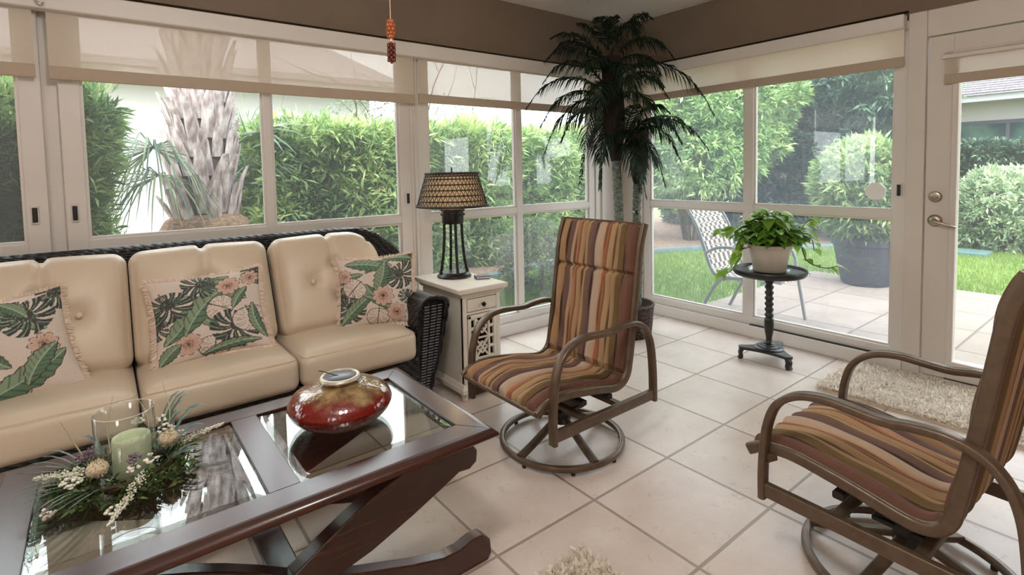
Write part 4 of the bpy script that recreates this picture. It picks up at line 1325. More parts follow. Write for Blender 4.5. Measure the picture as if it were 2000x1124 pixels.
build('zigzag_weave', zg, M_rat, shd, smooth=60)
hc = MB()
for k in range(3):
    a = k * 2.094; hc.tube([(0, 0, zr1 + .0), ((R1 - .004) * math.cos(a), (R1 - .004) * math.sin(a), zr1 - .004)], .003, 6)
build('spider', hc, M_iron, lamp, smooth=60)

# dark blue coaster box beside the lamp
cb = thing('notebook', 'small dark blue notebook lying on the side table in front of the lamp', 'notebook', (1.730, 2.512, .620), math.radians(-22))
build('cover', MB().box(-.042, .042, -.030, .030, 0, .004).box(-.042, .042, -.030, .030, .013, .017).box(-.042, -.038, -.03, .03, .004, .013), mat('navy_cover', (34, 44, 74), .4), cb, smooth=0, bevel=.0015)
build('pages', MB().box(-.038, .039, -.028, .028, .004, .013), mat('page_edge', (206, 200, 190), .8), cb, smooth=0)
# ------------------------------------------------------------------ swivel rocker chairs
M_bronze = mat('bronze_powder_coat', (104, 86, 70), .36, metal=.35, col2=(92, 75, 60), nscale=30)
M_mech = mat('dark_mechanism', (36, 30, 26), .5)
HW = .245


def stripe_mat():
    m, N, L = new_mat('striped_sling_fabric')
    out = N.new('ShaderNodeOutputMaterial'); b = N.new('ShaderNodeBsdfPrincipled'); L.new(b.outputs[0], out.inputs[0])
    tc = N.new('ShaderNodeTexCoord'); sp = N.new('ShaderNodeSeparateXYZ'); L.new(tc.outputs['Object'], sp.inputs[0])
    mr = N.new('ShaderNodeMapRange'); mr.inputs['From Min'].default_value = HW; mr.inputs['From Max'].default_value = -HW
    L.new(sp.outputs['Y'], mr.inputs['Value'])
    cr = N.new('ShaderNodeValToRGB'); cr.color_ramp.interpolation = 'CONSTANT'
    S = [(0, (129, 96, 67)), (.035, (164, 128, 94)), (.115, (116, 92, 62)), (.135, (106, 80, 72)), (.215, (179, 146, 117)), (.275, (169, 108, 76)), (.305, (121, 88, 64)), (.325, (168, 134, 100)),
         (.43, (116, 92, 62)), (.45, (112, 86, 78)), (.535, (179, 156, 135)), (.60, (188, 152, 123)), (.63, (163, 94, 63)), (.675, (119, 88, 61)), (.695, (165, 134, 100)),
         (.79, (151, 120, 86)), (.82, (105, 84, 54)), (.86, (131, 98, 72)), (.90, (108, 76, 64)), (.95, (102, 70, 54))]
    e = cr.color_ramp.elements
    e[0].position = 0; e[0].color = lin(S[0][1]); e[1].position = S[1][0]; e[1].color = lin(S[1][1])
    for p, c in S[2:]:
        x = e.new(p); x.color = lin(c)
    L.new(mr.outputs[0], cr.inputs[0])
    mp = N.new('ShaderNodeMapping'); mp.inputs['Scale'].default_value = (40, 700, 40); L.new(tc.outputs['Object'], mp.inputs[0])
    nz = N.new('ShaderNodeTexNoise'); nz.inputs['Scale'].default_value = 1; nz.inputs['Detail'].default_value = 2; L.new(mp.outputs[0], nz.inputs[0])
    mu = N.new('ShaderNodeMixRGB'); mu.blend_type = 'MULTIPLY'; mu.inputs[0].default_value = .5
    n2 = N.new('ShaderNodeMapRange'); n2.inputs['To Min'].default_value = .55; n2.inputs['To Max'].default_value = 1.25; L.new(nz.outputs[0], n2.inputs[0])
    L.new(cr.outputs[0], mu.inputs[1]); L.new(n2.outputs[0], mu.inputs[2]); q8 = N.new('ShaderNodeMath'); q8.operation = 'MULTIPLY'; q8.inputs[1].default_value = 8; L.new(mr.outputs[0], q8.inputs[0])
    fr = N.new('ShaderNodeMath'); fr.operation = 'PINGPONG'; fr.inputs[1].default_value = .5; L.new(q8.outputs[0], fr.inputs[0])
    se = N.new('ShaderNodeMapRange'); se.inputs['From Min'].default_value = .02; se.inputs['From Max'].default_value = .10; se.inputs['To Min'].default_value = .32; L.new(fr.outputs[0], se.inputs[0])
    mt = N.new('ShaderNodeMixRGB'); mt.blend_type = 'MULTIPLY'; mt.inputs[0].default_value = 1; L.new(mu.outputs[0], mt.inputs[1]); L.new(se.outputs[0], mt.inputs[2])
    L.new(mt.outputs[0], b.inputs['Base Color'])
    b.inputs['Roughness'].default_value = .8; b.inputs['Specular IOR Level'].default_value = .25
    n4 = N.new('ShaderNodeTexNoise'); n4.inputs['Scale'].default_value = 260; L.new(tc.outputs['Object'], n4.inputs[0])
    bp = N.new('ShaderNodeBump'); bp.inputs['Strength'].default_value = .3; bp.inputs['Distance'].default_value = .003
    L.new(n4.outputs[0], bp.inputs['Height']); L.new(bp.outputs[0], b.inputs['Normal'])
    return m


M_stripe = stripe_mat()
M_piping = mat('sling_piping', (92, 70, 48), .8)
RAIL = smooth_path([(-.362, 0, .325), (-.33, 0, .345), (-.285, 0, .357), (-.225, 0, .362), (-.14, 0, .352), (-.05, 0, .337), (.04, 0, .318), (.09, 0, .313), (.13, 0, .325), (.158, 0, .356), (.172, 0, .41), (.195, 0, .543), (.217, 0, .676), (.234, 0, .79), (.252, 0, .90), (.284, 0, .998)], 6)


def pad(i0, i1, seams, name, parent):
    """channelled padded sling between rail samples i0..i1"""
    path = RAIL[i0:i1 + 1]
    # resample finely
    fine = []
    for a, b_ in zip(path[:-1], path[1:]):
        for k in range(3): fine.append(a.lerp(b_, k / 3))
    fine.append(path[-1])
    n = len(fine); ny = 96; NCH = 8
    s = [0.0]
    for a, b_ in zip(fine[:-1], fine[1:]): s.append(s[-1] + (b_ - a).length)
    top = []; bot = []
    for i, p in enumerate(fine):
        a = fine[max(0, i - 1)]; c = fine[min(n - 1, i + 1)]
        t = (c - a).normalized(); nn = Vector((-t.z, 0, t.x))
        endf = min(1, min(s[i], s[-1] - s[i]) / .028); endf = math.sin(endf * PI / 2)
        sf = 1.0
        for sv in seams:
            sf *= 1 - .85 * math.exp(-((s[i] - sv) / .009) ** 2)
        r0 = []; r1 = []
        for j in range(ny + 1):
            y = HW * (1 - 2 * j / ny); q = j / ny * NCH; ch = abs(math.sin(q * PI)) ** .5
            e_ = min(1, min(j, ny - j) / 9); edge = math.sqrt(1 - (1 - e_) ** 2)
            th = (.010 + .019 * ch) * endf * sf * edge + .002
            wob = .004 * math.sin(s[i] * 24 + q * 1.7) * endf * ch
            pos = p + nn * (-.004 + th + wob)
            y2 = y + .004 * math.sin(s[i] * 17 + j * .11) * endf
            r0.append((pos.x, y2, pos.z)); b2 = p + nn * (-.008 - .008 * ch * endf * edge); r1.append((b2.x, y2, b2.z))
        top.append(r0); bot.append(r1)
    vs = [v for r in top for v in r] + [v for r in bot for v in r]
    m = ny + 1; o = n * m; fs = []
    for i in range(n - 1):
        for j in range(ny):
            a = i * m + j; fs.append((a, a + m, a + m + 1, a + 1)); fs.append((o + a, o + a + 1, o + a + m + 1, o + a + m))
        fs.append((i * m, o + i * m, o + (i + 1) * m, (i + 1) * m)); fs.append((i * m + ny, (i + 1) * m + ny, o + (i + 1) * m + ny, o + i * m + ny))
    for j in range(ny):
        fs.append((j, j + 1, o + j + 1, o + j)); a = (n - 1) * m + j; fs.append((a, o + a, o + a + 1, a + 1))
    ob = build(name, MB().raw(vs, fs), M_stripe, parent, smooth=180)
    # piping along the sides and ends
    ed = [top[i][0] for i in range(0, n, 2)] + [top[-1][j] for j in range(0, ny + 1, 4)] + [top[i][ny] for i in range(n - 1, -1, -2)] + [top[0][j] for j in range(ny, -1, -4)]
    build('piping', MB().tube(ed, .0045, 6, closed=True), M_piping, ob, smooth=60)
    return ob


def make_chair(label, loc, rz):
    o = thing('swivel_chair', label, 'chair', loc, rz, 'striped swivel patio chairs')
    # base ring with four spokes
    ring = [(.272 * math.cos(t), .272 * math.sin(t), .026) for t in np.linspace(0, 2 * PI, 73)[:-1]]
    build('base_ring', MB().sweep(ring, rrect(.026, .026, .009), closed=True), M_bronze, o, smooth=40)
    for k in range(8):
        a = k * PI / 4 + .2
        build('glide', MB().lathe([(.009, 0), (.009, .014)], (.272 * math.cos(a), .272 * math.sin(a), 0), 10), M_mech, o, smooth=40)
    for k in range(4):
        a = math.radians((6, 78, 186, 258)[k]); c, s_ = math.cos(a), math.sin(a)
        pts = [(.268 * c, .268 * s_, .034), (.18 * c, .18 * s_, .062), (.035 * c, .035 * s_, .118)]
        build('spoke', MB().sweep(smooth_path(pts, 6), rrect(.034, .020, .005)), M_bronze, o, smooth=40)
    build('hub', MB().lathe([(.0, .096), (.040, .096), (.042, .11), (.042, .165), (.036, .172), (.0, .172)], n=28), M_mech, o, smooth=40)
    mc = MB().box(-.06, .06, -.065, -.035, .165, .275).box(-.06, .06, .035, .065, .165, .275).box(-.075, .075, -.075, .075, .165, .180)
    mc.prism([(-.11, .30), (.06, .285), (.05, .255), (-.055, .235)], 'y', -.085, -.072).prism([(-.11, .30), (.06, .285), (.05, .255), (-.055, .235)], 'y', .072, .085)
    rk = build('rocker_mechanism', mc, M_mech, o, smooth=0, bevel=.004)
    spn = MB()
    for y in (-.02, .02):
        q = [(.045 * 0 + .016 * math.cos(t * 1.0), y + .016 * math.sin(t), .185 + t * .0028) for t in np.linspace(0, 30, 120)]
        spn.tube(q, .0042, 6)
    build('spring', spn, M_mech, rk, smooth=60)
    for x, z in ((-.10, .292), (.055, .275), (.10, .232), (-.10, .232)):
        w = HW if z > .26 else .275
        build('crossbar', MB().sweep([(x, -w, z), (x, w, z)], rrect(.030, .022, .005)), M_bronze if z < .26 else M_mech, o, smooth=40)
    # side rails carrying the sling
    for sy in (-1, 1):
        p = [(q.x, sy * (HW + .010), q.z) for q in RAIL]
        build('side_rail', MB().sweep(p, rrect(.022, .036, .009), up=(0, sy, 0) if False else (0, 0, 1)) if False else MB().sweep(p, rrect(.036, .022, .009), up=(0, 1, 0)), M_bronze, o, smooth=40)
    build('front_bar', MB().tube([(-.352, -HW, .322), (-.352, HW, .322)], .013, 12), M_bronze, o, smooth=60)
    build('top_bar', MB().tube([(.280, -HW, .985), (.280, HW, .985)], .011, 12), M_bronze, o, smooth=60)
    # arms and lower side bars
    AP = [(-.302, .200), (-.303, .27), (-.300, .345), (-.290, .435), (-.262, .512), (-.205, .560), (-.13, .578), (-.05, .574), (.02, .570), (.09, .580), (.165, .580), (.225, .558), (.268, .510), (.292, .44), (.303, .345), (.306, .27), (.306, .200)]
    for sy in (-1, 1):
        p = smooth_path([(x, sy * .278, z) for x, z in AP], 6)
        build('armrest', MB().sweep(p, rrect(.022, .038, .007), up=(0, 1, 0)), M_bronze, o, smooth=40)
        build('lower_bar', MB().sweep([(-.30, sy * .278, .230), (.304, sy * .278, .230)], rrect(.024, .044, .004)), M_bronze, o, smooth=40)
        for x in (-.300, .304):
            build('arm_bracket', MB().sweep([(x * .98, sy * .278, .33), (x * .93, sy * (HW + .005), .335)], rrect(.02, .024, .003)) if x < 0 else MB().sweep([(.236, sy * .278, .548), (.198, sy * (HW + .005), .560)], rrect(.02, .02, .003)), M_bronze, o, smooth=40)
    # the two padded panels of the sling
    iseat = 52
    pad(0, iseat, [], 'seat', o)
    tot = 0.0
    hs = []
    path = RAIL[iseat:]
    for a, b_ in zip(path[:-1], path[1:]):
        tot += (b_ - a).length
        if b_.z > .765 and not hs: hs.append(tot)
    pad(iseat, len(RAIL) - 1, hs, 'backrest', o)
    return o


chair_a = make_chair('striped bronze swivel chair seen whole, standing between coffee table and plant stand', (1.610, 1.725, 0), 0.0)
chair_b = dup(chair_a, (1.871, .479, 0), math.radians(-92), 'striped bronze swivel chair cut by the picture edge, beside the shaggy door rug', 'striped swivel patio chairs')

# ------------------------------------------------------------------ pedestal plant stand
M_ebony = mat('ebony_lacquer', (20, 17, 17), .42, coat=.1, col2=(27, 23, 22), nscale=20)
PX, PY = 3.315, 1.605
ps = thing('plant_stand', 'black pedestal plant stand with a round tray top and three-footed base', 'plant stand', (PX, PY, 0))
build('tray_top', MB().lathe([(.0, .545), (.05, .545), (.185, .548), (.205, .556), (.214, .568), (.216, .584), (.212, .592), (.206, .592), (.203, .584), (.200, .576), (.0, .575)], n=64), M_ebony, ps, smooth=40)
pr = [(.030, .108), (.034, .112), (.020, .122), (.017, .14), (.021, .165), (.026, .19), (.0285, .225), (.028, .26), (.025, .275)]
z = .275
while z < .50:
    pr += [(.019, z + .004), (.026, z + .014), (.027, z + .022), (.019, z + .033)]; z += .036
pr += [(.024, z), (.022, .535), (.04, .546)]
build('column', MB().lathe(pr, n=28), M_ebony, ps, smooth=50)
build('column_foot', MB().lathe([(.0, .078), (.085, .078), (.088, .084), (.080, .090), (.068, .092), (.066, .098), (.050, .101), (.046, .107), (.03, .110), (.0, .11)], n=40), M_ebony, ps, smooth=40)
ang0 = [math.radians(a) for a in (124.0, 247.0, 5.0)]
poly = []
for k in range(3):
    a = ang0[k]; b_ = ang0[(k + 1) % 3]
    if b_ < a: b_ += 2 * PI
    ct = Vector((math.cos(a), math.sin(a))); sd = Vector((-ct.y, ct.x))
    poly += [tuple(ct * .172 - sd * .026), tuple(ct * .178 - sd * .018), tuple(ct * .178 + sd * .018), tuple(ct * .172 + sd * .026)]
    ct2 = Vector((math.cos(b_), math.sin(b_))); sd2 = Vector((-ct2.y, ct2.x))
    p0 = ct * .172 + sd * .026; p1 = ct2 * .172 - sd2 * .026; mid_ = Vector((math.cos((a + b_) / 2), math.sin((a + b_) / 2))) * .055
    for t in (.2, .4, .6, .8): poly.append(tuple(p0 * (1 - t) ** 2 + mid_ * 2 * t * (1 - t) + p1 * t * t))
build('base_plate', MB().prism(poly, 'z', .062, .080), M_ebony, ps, smooth=25, bevel=.004)
for a in ang0:
    ct = Vector((math.cos(a), math.sin(a), 0)); sd = Vector((-ct.y, ct.x, 0))
    path = smooth_path([tuple(ct * .158 + Vector((0, 0, .064))), tuple(ct * .168 + Vector((0, 0, .04))), tuple(ct * .164 + Vector((0, 0, .018))), tuple(ct * .172 + Vector((0, 0, .0)))], 5)
    build('paw_foot', MB().sweep(path, rrect(.038, .026, .008), up=tuple(ct)), M_ebony, ps, smooth=50)

# ------------------------------------------------------------------ pothos in a pale pot
pz = .575
po = thing('potted_pothos', 'trailing green pothos in an off-white plastic pot on the black stand', 'potted plant', (PX, PY, pz))
M_pot = mat('off_white_pot', (206, 196, 182), .45, col2=(198, 187, 172), nscale=5)
build('pot', MB().lathe([(.0, .006), (.092, .006), (.095, .010), (.112, .10), (.122, .150), (.129, .152), (.130, .172), (.126, .176), (.121, .172), (.118, .155), (.104, .06), (.0, .05)], n=48), M_pot, po, smooth=40)
build('saucer', MB().lathe([(.0, .0), (.108, .0), (.118, .006), (.124, .022), (.122, .023), (.115, .008), (.0, .005)], n=40, cap=False), M_clear, po, smooth=50)
build('soil', MB().lathe([(.0, .150), (.117, .150), (.0, .158)], n=30, cap=False), mat('potting_soil', (44, 33, 26), .95, bump=.8, bscale=120), po, smooth=0)
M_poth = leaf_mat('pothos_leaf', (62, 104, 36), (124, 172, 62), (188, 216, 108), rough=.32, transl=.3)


def heart(V, F, tt, p, d, up, L, tint):
    """heart-shaped leaf: 5 stations folded on the midrib"""
    d = np.array(d) / np.linalg.norm(d); up = np.array(up); s = np.cross(d, up); s = s / (np.linalg.norm(s) + 1e-9); n_ = np.cross(s, d)
    st = [(-.10, .20, .0), (.02, .40, .0), (.22, .47, .0), (.50, .38, -.02), (.78, .18, -.08), (1.0, .0, -.2)]
    b0 = len(V)
    for t, w, dz in st:
        c = np.array(p) + d * (L * t) + n_ * (L * dz) - np.array([0, 0, 1]) * L * .25 * max(0, t) ** 2
        if t == -.10:
            c0 = np.array(p)
            V.extend([tuple(c0 + d * 0 - s * 0 + d * (L * t) + s * L * w + n_ * L * .05), tuple(c0 + d * L * .04), tuple(c0 + d * (L * t) - s * L * w + n_ * L * .05)])
        else:
            V.extend([tuple(c + s * L * w + n_ * L * w * .22), tuple(c), tuple(c - s * L * w + n_ * L * w * .22)])
    for k in range(len(st) - 1):
        a = b0 + k * 3
        F.append((a, a + 1, a + 4, a + 3)); F.append((a + 1, a + 2, a + 5, a + 4)); tt.extend([tint, tint])


V = []; F = []; tt = []; stems = MB()
for k in range(300):
    a = rng.uniform(0, 2 * PI); r_ = rng.uniform(.02, .20) ** 1.0; h = .19 + .20 * (1 - (r_ / .22) ** 2) * rng.uniform(.35, 1.0)
    if r_ > .13: h = rng.uniform(.17, .29)
    if r_ > .10 and math.cos(a - 4.05) > .3: h = max(h, .20)
    p = np.array([r_ * math.cos(a), r_ * math.sin(a), h])
    d = np.array([math.cos(a + rng.normal(0, .5)), math.sin(a + rng.normal(0, .5)), rng.uniform(-.35, .4)])
    heart(V, F, tt, p, d, (0, 0, 1), rng.uniform(.048, .082), float(np.clip(rng.normal(.28 + (h - .2) * 2.4, .18), 0, 1)))  # higher leaves get a lighter tint
    stems.tube(smooth_path([(.05 * math.cos(a), .05 * math.sin(a), .152), (r_ * .6 * math.cos(a), r_ * .6 * math.sin(a), max(.19, h * .9)), tuple(p)], 4), .0022, 5)
RV = Vector((.787, -.617, 0)); DV = Vector((.615, .787, 0))
for vine, tips in (([(-.10, .17), (-.18, .20), (-.20, .10), (-.26, .02), (-.31, .005), (-.335, .03)], 5), ([(.11, .17), (.17, .18), (.20, .08), (.245, .045), (.30, .035), (.345, .05)], 5), ([(-.09, .17), (-.19, .27), (-.28, .29), (-.33, .27)], 3), ([(.10, .17), (.20, .28), (.27, .20), (.29, .13)], 4), ([(-.12, .16), (-.20, .14), (-.24, .10)], 2), ([(.12, .17), (.22, .30), (.26, .33)], 2)):
    dep = rng.uniform(-.06, .02)
    path = smooth_path([tuple(RV * x + DV * dep * (i / 2) + Vector((0, 0, z))) for i, (x, z) in enumerate(vine)], 6)
    stems.tube(path, .003, 6)
    for j in range(tips + 2):
        q = path[int((j + 1) / (tips + 2) * (len(path) - 1))]
        e = rng.normal(0, .5, 3)
        heart(V, F, tt, tuple(q), (RV.x * (1 if vine[-1][0] > 0 else -1) + e[0], RV.y * (1 if vine[-1][0] > 0 else -1) + e[1], -.35 + e[2] * .5), (e[1] * .3, e[0] * .3, 1), rng.uniform(.062, .088), float(rng.uniform(.45, .95)))
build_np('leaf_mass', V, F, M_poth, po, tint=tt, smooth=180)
build('vine_stem', stems, mat('vine_green', (88, 112, 56), .6), po, smooth=60)

# ------------------------------------------------------------------ artificial palm in a woven basket
KX, KY = 3.075, 2.535
pa = thing('artificial_palm', 'tall two-trunk artificial palm in a woven basket in the corner', 'plant', (KX, KY, 0))
M_bask = wicker_mat('brown_rope_weave', (42, 25, 18), (122, 86, 70), 34, rough=.6)
bk = MB()
rows = 17
for k in range(rows):
    z = .008 + k * .0132; r_ = .150 + .022 * (k / rows) ** .7
    bk.tube([((r_ + .0025 * math.sin(28 * t + (k % 2) * PI)) * math.cos(t), (r_ + .0025 * math.sin(28 * t + (k % 2) * PI)) * math.sin(t), z + .003 * math.cos(28 * t + k * PI)) for t in np.linspace(0, 2 * PI, 113)[:-1]], .0082, 6, closed=True)
bsk = build('basket', bk, M_bask, pa, smooth=60)
build('basket_rim', MB().tube([(.176 * math.cos(t), .176 * math.sin(t), .234) for t in np.linspace(0, 2 * PI, 49)[:-1]], .011, 8, closed=True), M_bask, bsk, smooth=60)
build('moss_fill', MB().lathe([(.0, .205), (.10, .200), (.162, .190)], n=30, cap=False), mat('dark_moss', (56, 40, 28), .95, bump=1.0, bscale=60), pa, smooth=0)
M_trunk = mat('grey_green_bark', (128, 136, 126), .8, col2=(70, 78, 68), nscale=30, stretch=(1, 1, 3), bump=.7, bscale=40)
M_fib = mat('dark_bark_fibre', (26, 21, 17), .95, col2=(46, 35, 26), nscale=14, stretch=(6, 6, 1), bump=1.0, bscale=30)


def C_(dx, z, dd=0.0):
    v = RV * dx + DV * dd
    return Vector((v.x, v.y, z))


def trunk(pts, r0, r1, nodes):
    path = smooth_path(pts, 10); n = len(path)
    rr = [(r0 + (r1 - r0) * i / n) * (1 + .10 * (i % 2)) for i in range(n)]
    t = build('trunk', MB().tube(path, rr, 14), M_trunk, pa, smooth=60)
    sc_ = MB()
    for i in range(0, n):
        p = path[i]
        for k in range(7):
            a = k * 2 * PI / 7 + i * .45; d = Vector((math.cos(a), math.sin(a), 0)); s_ = Vector((-d.y, d.x, 0))
            b0 = p + d * rr[i] * .92
            sc_.raw([tuple(b0 - s_ * .009), tuple(b0 + s_ * .009), tuple(b0 + d * .012 + Vector((0, 0, .026)))], [(0, 1, 2)])
    build('bark_scale', sc_, M_trunk, t, smooth=0)
    return path


t1 = trunk([C_(-.03, .20), C_(-.055, .60), C_(-.075, 1.0), C_(-.09, 1.35)], .034, .030, 0)
t2 = trunk([C_(.065, .20, .02), C_(.075, .55, .02), C_(.065, .90, .02), C_(.075, 1.20, .02)], .030, .028, 0)
up1 = smooth_path([C_(-.09, 1.30), C_(-.10, 1.6), C_(-.115, 1.95), C_(-.115, 2.06)], 8)
build('crown_fibre', MB().tube(up1, [.036 + .056 * math.sin(min(1, i / 10) * PI / 2) - .030 * (i / 24) for i in range(len(up1))], 16), M_fib, pa, smooth=40)
up2 = smooth_path([C_(.075, 1.12, .02), C_(.085, 1.3, .02), C_(.09, 1.52, .02)], 8)
build('crown_fibre', MB().tube(up2, [.030 + .036 * math.sin(min(1, i / 8) * PI / 2) for i in range(len(up2))], 16), M_fib, pa, smooth=40)
M_frond = leaf_mat('palm_frond', (16, 30, 18), (28, 48, 28), (52, 76, 42), rough=.5, transl=.12)


def frond(p0, p1, arch, LL=.17, dense=44, width=.0095):
    p0, p1 = Vector(p0), Vector(p1); L = (p1 - p0).length
    side0 = (p1 - p0).normalized()
    mid = p0.lerp(p1, .52) + Vector((0, 0, arch)); q1 = p0.lerp(p1, .25) + Vector((0, 0, arch * .75)); q2 = p0.lerp(p1, .80) + Vector((0, 0, arch * .72))
    path = smooth_path([p0, q1, mid, q2, p1], 12); n = len(path)
    V = []; F = []; tt = []
    for i in range(n - 1):   # rachis ribbon (two crossed strips)
        a, b_ = path[i], path[i + 1]; w = .006 * (1 - i / n) + .0012
        t = (b_ - a).normalized(); s = t.cross(Vector((0, 0, 1)));
        if s.length < .05: s = t.cross(Vector((1, 0, 0)))
        s.normalize(); u = s.cross(t)
        for e in (s, u):
            k0 = len(V); V += [tuple(a - e * w), tuple(a + e * w), tuple(b_ + e * w), tuple(b_ - e * w)]; F.append((k0, k0 + 1, k0 + 2, k0 + 3)); tt.append(.3)
    for k in range(dense):
        u_ = .10 + .90 * (k + .5) / dense
        fi = u_ * (n - 1); i = min(n - 2, int(fi)); p = path[i].lerp(path[i + 1], fi - i); t = (path[i + 1] - path[i]).normalized()
        s = t.cross(Vector((0, 0, 1)))
        if s.length < .05: s = t.cross(Vector((1, 0, 0)))
        s.normalize(); u2 = s.cross(t)
        l = LL * (math.sin(min(1, u_ * 1.15 + .12) * PI) ** .6 * .85 + .15) * rng.uniform(.85, 1.1)
        for sg in (-1, 1):
            d = (s * sg * .85 + t * (.55 + .5 * u_) + u2 * .18 + Vector(rng.normal(0, .09, 3))).normalized()
            a = p; b_ = p + d * l * .45 - Vector((0, 0, l * .14)); c = p + d * l * .74 - Vector((0, 0, l * .58))
            e = d.cross(u2); e = (e + u2 * rng.uniform(-.9, .9)).normalized() * width * .5
            tn = float(np.clip(rng.normal(.4, .2), 0, 1)); k0 = len(V)
            V += [tuple(a - e * .5), tuple(a + e * .5), tuple(b_ + e), tuple(b_ - e), tuple(c + e * .12), tuple(c - e * .12)]
            F += [(k0, k0 + 1, k0 + 2, k0 + 3), (k0 + 3, k0 + 2, k0 + 4, k0 + 5)]; tt += [tn, tn]
    return build_np('frond', V, F, M_frond, pa, tint=tt)


PM = 1 / 262.0
FR = [  # crown 1: start (px, height), tip (px, py), arch, depth of tip
    ((1188, 150), (1078, 95), .10, -.10), ((1186, 165), (1075, 138), .14, .10), ((1186, 190), (1064, 178), .16, -.05), ((1186, 205), (1036, 225), .17, .05), ((1184, 225), (1052, 262), .17, -.15), ((1184, 230), (1070, 318), .20, .12), ((1184, 222), (1122, 372), .24, -.22), ((1184, 240), (1108, 292), .13, .2), ((1186, 250), (1178, 385), .18, .1),
    ((1190, 120), (1140, 68), .05, .12), ((1192, 120), (1160, 60), .06, -.2), ((1196, 120), (1272, 62), .10, -.05), ((1196, 130), (1262, 112), .20, .12), ((1196, 140), (1310, 138), .15, -.1), ((1198, 155), (1300, 168), .12, .15), ((1198, 180), (1395, 256), .26, -.05), ((1200, 200), (1290, 215), .14, -.25), ((1200, 205), (1308, 190), .14, .2), ((1200, 225), (1268, 262), .15, -.3), ((1186, 175), (1130, 165), .12, -.32), ((1190, 200), (1150, 262), .16, -.34), ((1194, 170), (1225, 250), .2, -.34), ((1190, 110), (1205, 58), .05, .05), ((1186, 150), (1100, 118), .12, .26),
    # crown 2
    ((1222, 300), (1378, 312), .20, -.05), ((1224, 305), (1336, 332), .20, .15), ((1224, 310), (1290, 382), .18, -.15), ((1222, 315), (1258, 402), .14, -.05), ((1224, 295), (1362, 280), .16, .2), ((1222, 285), (1300, 240), .12, -.1), ((1220, 290), (1232, 225), .06, -.25), ((1222, 312), (1234, 392), .16, -.26), ((1222, 300), (1310, 300), .18, -.32), ((1216, 300), (1172, 330), .14, -.1), ((1220, 305), (1275, 345), .2, .2),
]
for (sx, sy_), (tx, ty), arch, dd in FR:
    crown2 = sy_ > 280
    a = C_((sx - 1227) * PM, 1.25 + (345 - sy_) * PM, .02 if crown2 else 0)
    sc_ = 1 + dd * .22
    b_ = C_((tx - 1227) * PM * sc_, 1.25 + (345 - ty) * PM * sc_, dd)
    frond(a, b_, arch * 1.0, LL=.215, dense=50, width=.0105)

# ------------------------------------------------------------------ shaggy rugs
def rug(name, label, x0, x1, y0, y1, z, n, rad, parent=None):
    o = thing(name, label, 'rug', ((x0 + x1) / 2, (y0 + y1) / 2, 0))
    M = leaf_mat('shag_' + name, (216, 204, 187), (240, 232, 220), (252, 247, 239), rough=.9, transl=.35)
    w, h = x1 - x0, y1 - y0
    poly = [(px * 1, py) for px, py in rrect(w, h, rad, 6)]
    build('backing', MB().prism(poly, 'z', .0, .010), mat('rug_backing', (206, 192, 172), .95), o, smooth=0)
    P = np.stack([rng.uniform(-w / 2 + .004, w / 2 - .004, n), rng.uniform(-h / 2 + .004, h / 2 - .004, n), np.full(n, .008)], 1)
    ax = np.abs(P[:, 0]) - (w / 2 - rad); ay = np.abs(P[:, 1]) - (h / 2 - rad)
    P = P[~((ax > 0) & (ay > 0) & (np.hypot(ax, ay) > rad))]
    n = len(P)
    lump = lump_noise(P * np.array([1, 1, 0]), 22, 5) * .35 + 1
    d = rng.normal(0, .8, (n, 3)); d[:, 2] = 1; d /= np.linalg.norm(d, axis=1)[:, None]
    l = (.020 * lump * rng.uniform(.7, 1.3, n))[:, None]
    s = np.cross(d, rng.normal(0, 1, (n, 3))); s /= np.linalg.norm(s, axis=1)[:, None]; s *= .0042
    tip = P + d * l; bend = rng.normal(0, .006, (n, 3))
    V = np.stack([P - s, P + s, tip + s * .8 + bend, tip - s * .8 + bend], 1).reshape(-1, 3)
    # sculpted grooves
    t = np.clip(rng.normal(.5, .22, n), 0, 1)
    ob = build_np('pile', V, np.arange(4 * n).reshape(n, 4), M, o, tint=t)
    ob['kind'] = 'stuff'
    return o


rug('shag_rug', 'cream shaggy rug on the tiles in front of the glass door', 3.085, 3.655, -.10, 1.235, 0, 46000, .04)
rug('shag_rug', 'cream shaggy rug showing only one corner at the bottom edge of the picture', .45, 1.182, .30, 1.176, 0, 26000, .03)
# ------------------------------------------------------------------ garden
GZ = -.06
M_lawn = mat('lawn_turf', (100, 130, 62), .95, col2=(128, 150, 80), nscale=2.5, detail=8, bump=.6, bscale=60)
struct(build('ground', MB().box(-30, 45, -30, 45, GZ - .3, GZ - .02), M_lawn, smooth=0), 'green lawn beyond the windows', 'lawn')
struct(build('patio', MB().box(XR + .12, 6.82, -8, 2.78, GZ - .2, GZ), M_patio, smooth=0, bevel=.006), 'pale square paver patio outside the door', 'patio')
M_mulch = mat('mulch', (150, 122, 102), .95, col2=(110, 84, 70), nscale=30, detail=6, bump=1.0, bscale=50)


def bed(poly, label):
    return struct(build('mulch_bed', MB().prism(poly, 'z', GZ - .05, GZ + .012), M_mulch, smooth=0), label, 'mulch bed')


bed([(2.6, 5.15), (3.6, 5.15), (4.6, 5.35), (5.7, 5.25), (6.8, 4.93), (7.5, 4.55), (8.5, 3.7), (9.4, 2.9), (10.2, 2.2), (10.4, 1.2), (10.4, -6), (14, -6), (14, 8), (2.6, 9)], 'mulch bed curving under the hedges and trees')
bed([(-6, 3.3), (2.6, 3.3), (2.6, 9), (-6, 9)], 'mulch bed under the cut palm and the fine-leaved hedge')
